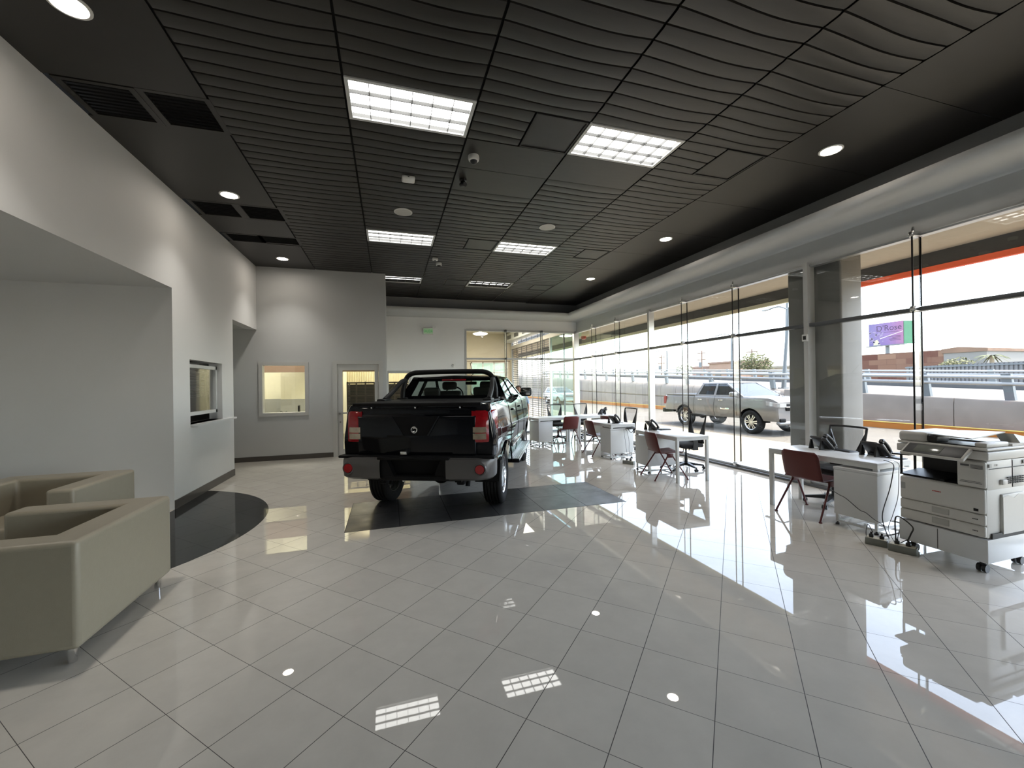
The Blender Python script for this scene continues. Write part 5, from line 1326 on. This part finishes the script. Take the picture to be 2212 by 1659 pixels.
cable('black cable loop hanging under the third desk', [(5.00,7.86,.70),(5.03,7.80,.60),(5.08,7.80,.57),(5.12,7.80,.62),(5.12,7.84,.70)], .007)
cable('dark cable from the third desk down to its power box', [(4.94,7.82,.66),(4.95,7.77,.60),(4.99,7.76,.38),(4.95,7.70,.20),(4.84,7.48,.08),(4.74,7.33,.12)], .004)
cable('thin cable hanging straight beside the third pedestal', [(4.90,7.82,.66),(4.89,7.785,.55),(4.92,7.78,.30),(4.94,7.77,.10),(4.93,7.75,.006)], .003)
cable('cable rising from the second desk power box toward the desk', [(4.66,7.28,.12),(4.70,7.12,.16),(4.76,6.95,.28),(4.80,6.88,.45)], .004)

# ------------------------------------------------------------------ person
skin = mat('skin', (.46,.25,.17), .5, var=.06); shirt = mat('pale blue shirt', (.33,.45,.58), .8, var=.06, nscale=40, bump=.1); trou = mat('dark trousers', (.03,.035,.05), .8); hair = mat('greying brown hair', (.10,.075,.055), .6, var=.35, nscale=60)
ps = thing('person', 'person in a pale blue shirt behind the black pickup, half hidden by its mirror', 'person', (3.32, 10.35, 0), math.radians(-32))
def skin_mesh(nm, verts, edges, radii, m, par, sub=2, root=0):
    me = bpy.data.meshes.new(nm); me.from_pydata(verts, edges, []); me.materials.append(m)
    o = bpy.data.objects.new(nm, me); COL.objects.link(o); o.parent = par
    md = o.modifiers.new('skin', 'SKIN'); md.use_smooth_shade = True
    for i, sv in enumerate(me.skin_vertices[0].data):
        r = radii[i]; sv.radius = r if isinstance(r, tuple) else (r, r); sv.use_root = (i == root)
    s = o.modifiers.new('sub', 'SUBSURF'); s.levels = sub; s.render_levels = sub
    return o
V = []; E_ = []; RD = []
def av(p, r, par=None):
    V.append(p); RD.append(r); i = len(V)-1
    if par is not None: E_.append((par, i))
    return i
pel = av((0,0,.90), (.14,.11)); wa = av((0,.0,1.05), (.125,.095), pel); ch = av((0,.0,1.24), (.15,.10), wa); nk0 = av((0,-.01,1.36), (.075,.065), ch); nk = av((0,-.03,1.41), (.052,.055), nk0)
jaw = av((0,-.075,1.465), (.058,.062), nk); hd = av((0,-.07,1.54), (.078,.095), jaw); tp = av((0,-.045,1.595), (.06,.07), hd)
for s in (-1, 1):
    sh = av((s*.17,0,1.32), .058, ch); el = av((s*.235,.03,1.06), .042, sh); wr = av((s*.25,-.07,.84), .028, el); pm = av((s*.25,-.10,.77), (.018,.036), wr)
    for k, (dx, ln) in enumerate(((-.030,.066),(-.010,.074),(.010,.070),(.029,.056))):
        a = av((s*.25+dx*.2,-.115+dx*.9,.735), .0095, pm); b1 = av((s*.25+dx*.2-s*.004,-.118+dx*1.0,.735-ln*.5), .0088, a); av((s*.25+dx*.2-s*.016,-.115+dx*1.0,.735-ln), .0075, b1)
    t1 = av((s*.245,-.138,.785), .011, pm); av((s*.238,-.155,.75), .0085, t1)
    hp = av((s*.09,0,.84), .085, pel); kn = av((s*.10,-.01,.47), .058, hp); an = av((s*.105,.01,.09), .038, kn); av((s*.12,-.12,.035), (.035,.028), an)
skin_mesh('body', V, E_, RD, skin, ps)
f = MB(); f.sphere((0,-.045,1.565), .092, 20, 14, (.92,1.12,.80)); o = f.build('hair', hair, ps, smooth=80)
for v_ in o.data.vertices:
    if v_.co.y < -.09 and v_.co.z < 1.585: v_.co.y = -.09
f = MB()
for s in (-1, 1): f.sphere((s*.030,-.150,1.535), .010, 10, 6)
f.build('eyes', M['black'], ps)
f = MB(); f.tube([(0,-.150,1.54),(0,-.178,1.508),(0,-.160,1.498)], [.010,.015,.008], 8)
for s in (-1, 1): f.sphere((s*.082,-.06,1.53), .028, 10, 8, (.35,.7,1.1))
f.build('nose_and_ears', skin, ps, smooth=60)
f = MB(); f.rbox(-.024,-.143,1.468,.024,-.132,1.478,.004); f.build('mouth', mat('lips', (.35,.13,.11), .5), ps)
skin_mesh('shirt', [(0,0,.86),(0,0,1.05),(0,0,1.24),(0,-.01,1.345),(.175,0,1.325),(.225,.025,1.12),(-.175,0,1.325),(-.225,.025,1.12)], [(0,1),(1,2),(2,3),(2,4),(4,5),(2,6),(6,7)],
          [(.165,.13),(.15,.12),(.17,.122),(.085,.08),.078,.066,.078,.066], shirt, ps, 2)
skin_mesh('trousers', [(0,0,.90),(.09,0,.84),(.10,-.01,.47),(.105,.01,.10),(-.09,0,.84),(-.10,-.01,.47),(-.105,.01,.10)], [(0,1),(1,2),(2,3),(0,4),(4,5),(5,6)], [(.15,.12),.10,.075,.062,.10,.075,.062], trou, ps, 2)
for s in (-1, 1):
    f = MB(); f.rbox(s*.115-.045,-.18,0,s*.115+.045,.07,.085,.03,3); f.build('shoe', M['black_m'], ps)

# ------------------------------------------------------------------ light, sky, camera
w = bpy.data.worlds.new('sky'); SC.world = w; w.use_nodes = True
N = w.node_tree.nodes; L = w.node_tree.links
sk = N.new('ShaderNodeTexSky'); sk.sky_type = 'NISHITA'; sk.sun_disc = False
sk.sun_elevation = math.radians(62); sk.sun_rotation = math.radians(110); sk.air_density = 1.0; sk.dust_density = 1.5; sk.ozone_density = 1.0
hs = N.new('ShaderNodeHueSaturation'); hs.inputs['Saturation'].default_value = .62; L.new(sk.outputs[0], hs.inputs['Color']); L.new(hs.outputs[0], N['Background'].inputs['Color']); N['Background'].inputs['Strength'].default_value = SKY_S
sd_ = bpy.data.lights.new('sun', 'SUN'); sd_.energy = SUN_E; sd_.angle = math.radians(.6); sd_.color = (1,.90,.76)
so = bpy.data.objects.new('sun', sd_); COL.objects.link(so)
so.rotation_euler = Vector((-.34, .17, -.92)).to_track_quat('-Z', 'Y').to_euler(); so.location = (20, -5, 30)
def area_fill(nm, loc, sx, sy, e, col=(1,.94,.82)):  # unseen area lights added to brighten the rooms behind the walls
    l = bpy.data.lights.new(nm, 'AREA'); l.shape = 'RECTANGLE'; l.size = sx; l.size_y = sy; l.energy = e; l.color = col
    o = bpy.data.objects.new(nm, l); COL.objects.link(o); o.location = loc
area_fill('warehouse_fill', (.2, 16.3, 4.4), 2.5, 1.6, 110)  # added light for the warehouse, source out of view
area_fill('office_fill', (-3.2, 12.0, 4.4), 2.0, 1.6, 90)  # added light behind the square window, no fixture modelled
area_fill('side_room_fill', (4.4, 17.5, 4.4), 2.5, 4, 130)  # added fill beside the pendant, no fixture of its own
area_fill('ticket_office_fill', (-4.6, 8.0, 2.9), .6, .6, .8)  # weak added fill behind the ticket window, no fixture modelled

for i, (x, y) in enumerate([(-2.16,3.70),(-2.15,6.735),(-2.15,9.77),(5.15,3.58),(5.17,6.67),(5.16,9.72)]):
    l = bpy.data.lights.new('downlight_beam', 'SPOT'); l.energy = SPOT_E; l.color = (1,.95,.88); l.spot_size = math.radians(95); l.spot_blend = 1.; l.shadow_soft_size = .08
    o = bpy.data.objects.new('downlight_beam', l); COL.objects.link(o); o.location = (x, y, CZ-.03)
cam = bpy.data.cameras.new('camera'); co = bpy.data.objects.new('camera', cam); COL.objects.link(co)
yaw, pitch, roll, FPX = .29343195, .00135189, -.01483629, 879.52
fw = Vector((math.sin(yaw)*math.cos(pitch), math.cos(yaw)*math.cos(pitch), math.sin(pitch)))
rg = Vector((math.cos(yaw), -math.sin(yaw), 0)); up = rg.cross(fw)
r2 = rg*math.cos(roll) + up*math.sin(roll); u2 = -rg*math.sin(roll) + up*math.cos(roll)
Mx = Matrix((r2, u2, -fw)).transposed().to_4x4(); Mx.translation = (0, 0, 1.66); co.matrix_world = Mx
cam.sensor_fit = 'HORIZONTAL'; cam.sensor_width = 36; cam.lens = FPX/2212*36; cam.clip_start = .05; cam.clip_end = 500
SC.camera = co
vs = SC.view_settings; vs.view_transform = 'Standard'; vs.look = 'None'; vs.exposure = EXPO; vs.gamma = 1; vs.use_curve_mapping = False
cy = SC.cycles
cy.max_bounces = 8; cy.diffuse_bounces = 4; cy.glossy_bounces = 4; cy.transmission_bounces = 4; cy.transparent_max_bounces = 16
cy.caustics_reflective = False; cy.caustics_refractive = False; cy.sample_clamp_indirect = 6; cy.use_denoising = True
try: cy.denoiser = 'OPENIMAGEDENOISE'
except Exception: pass
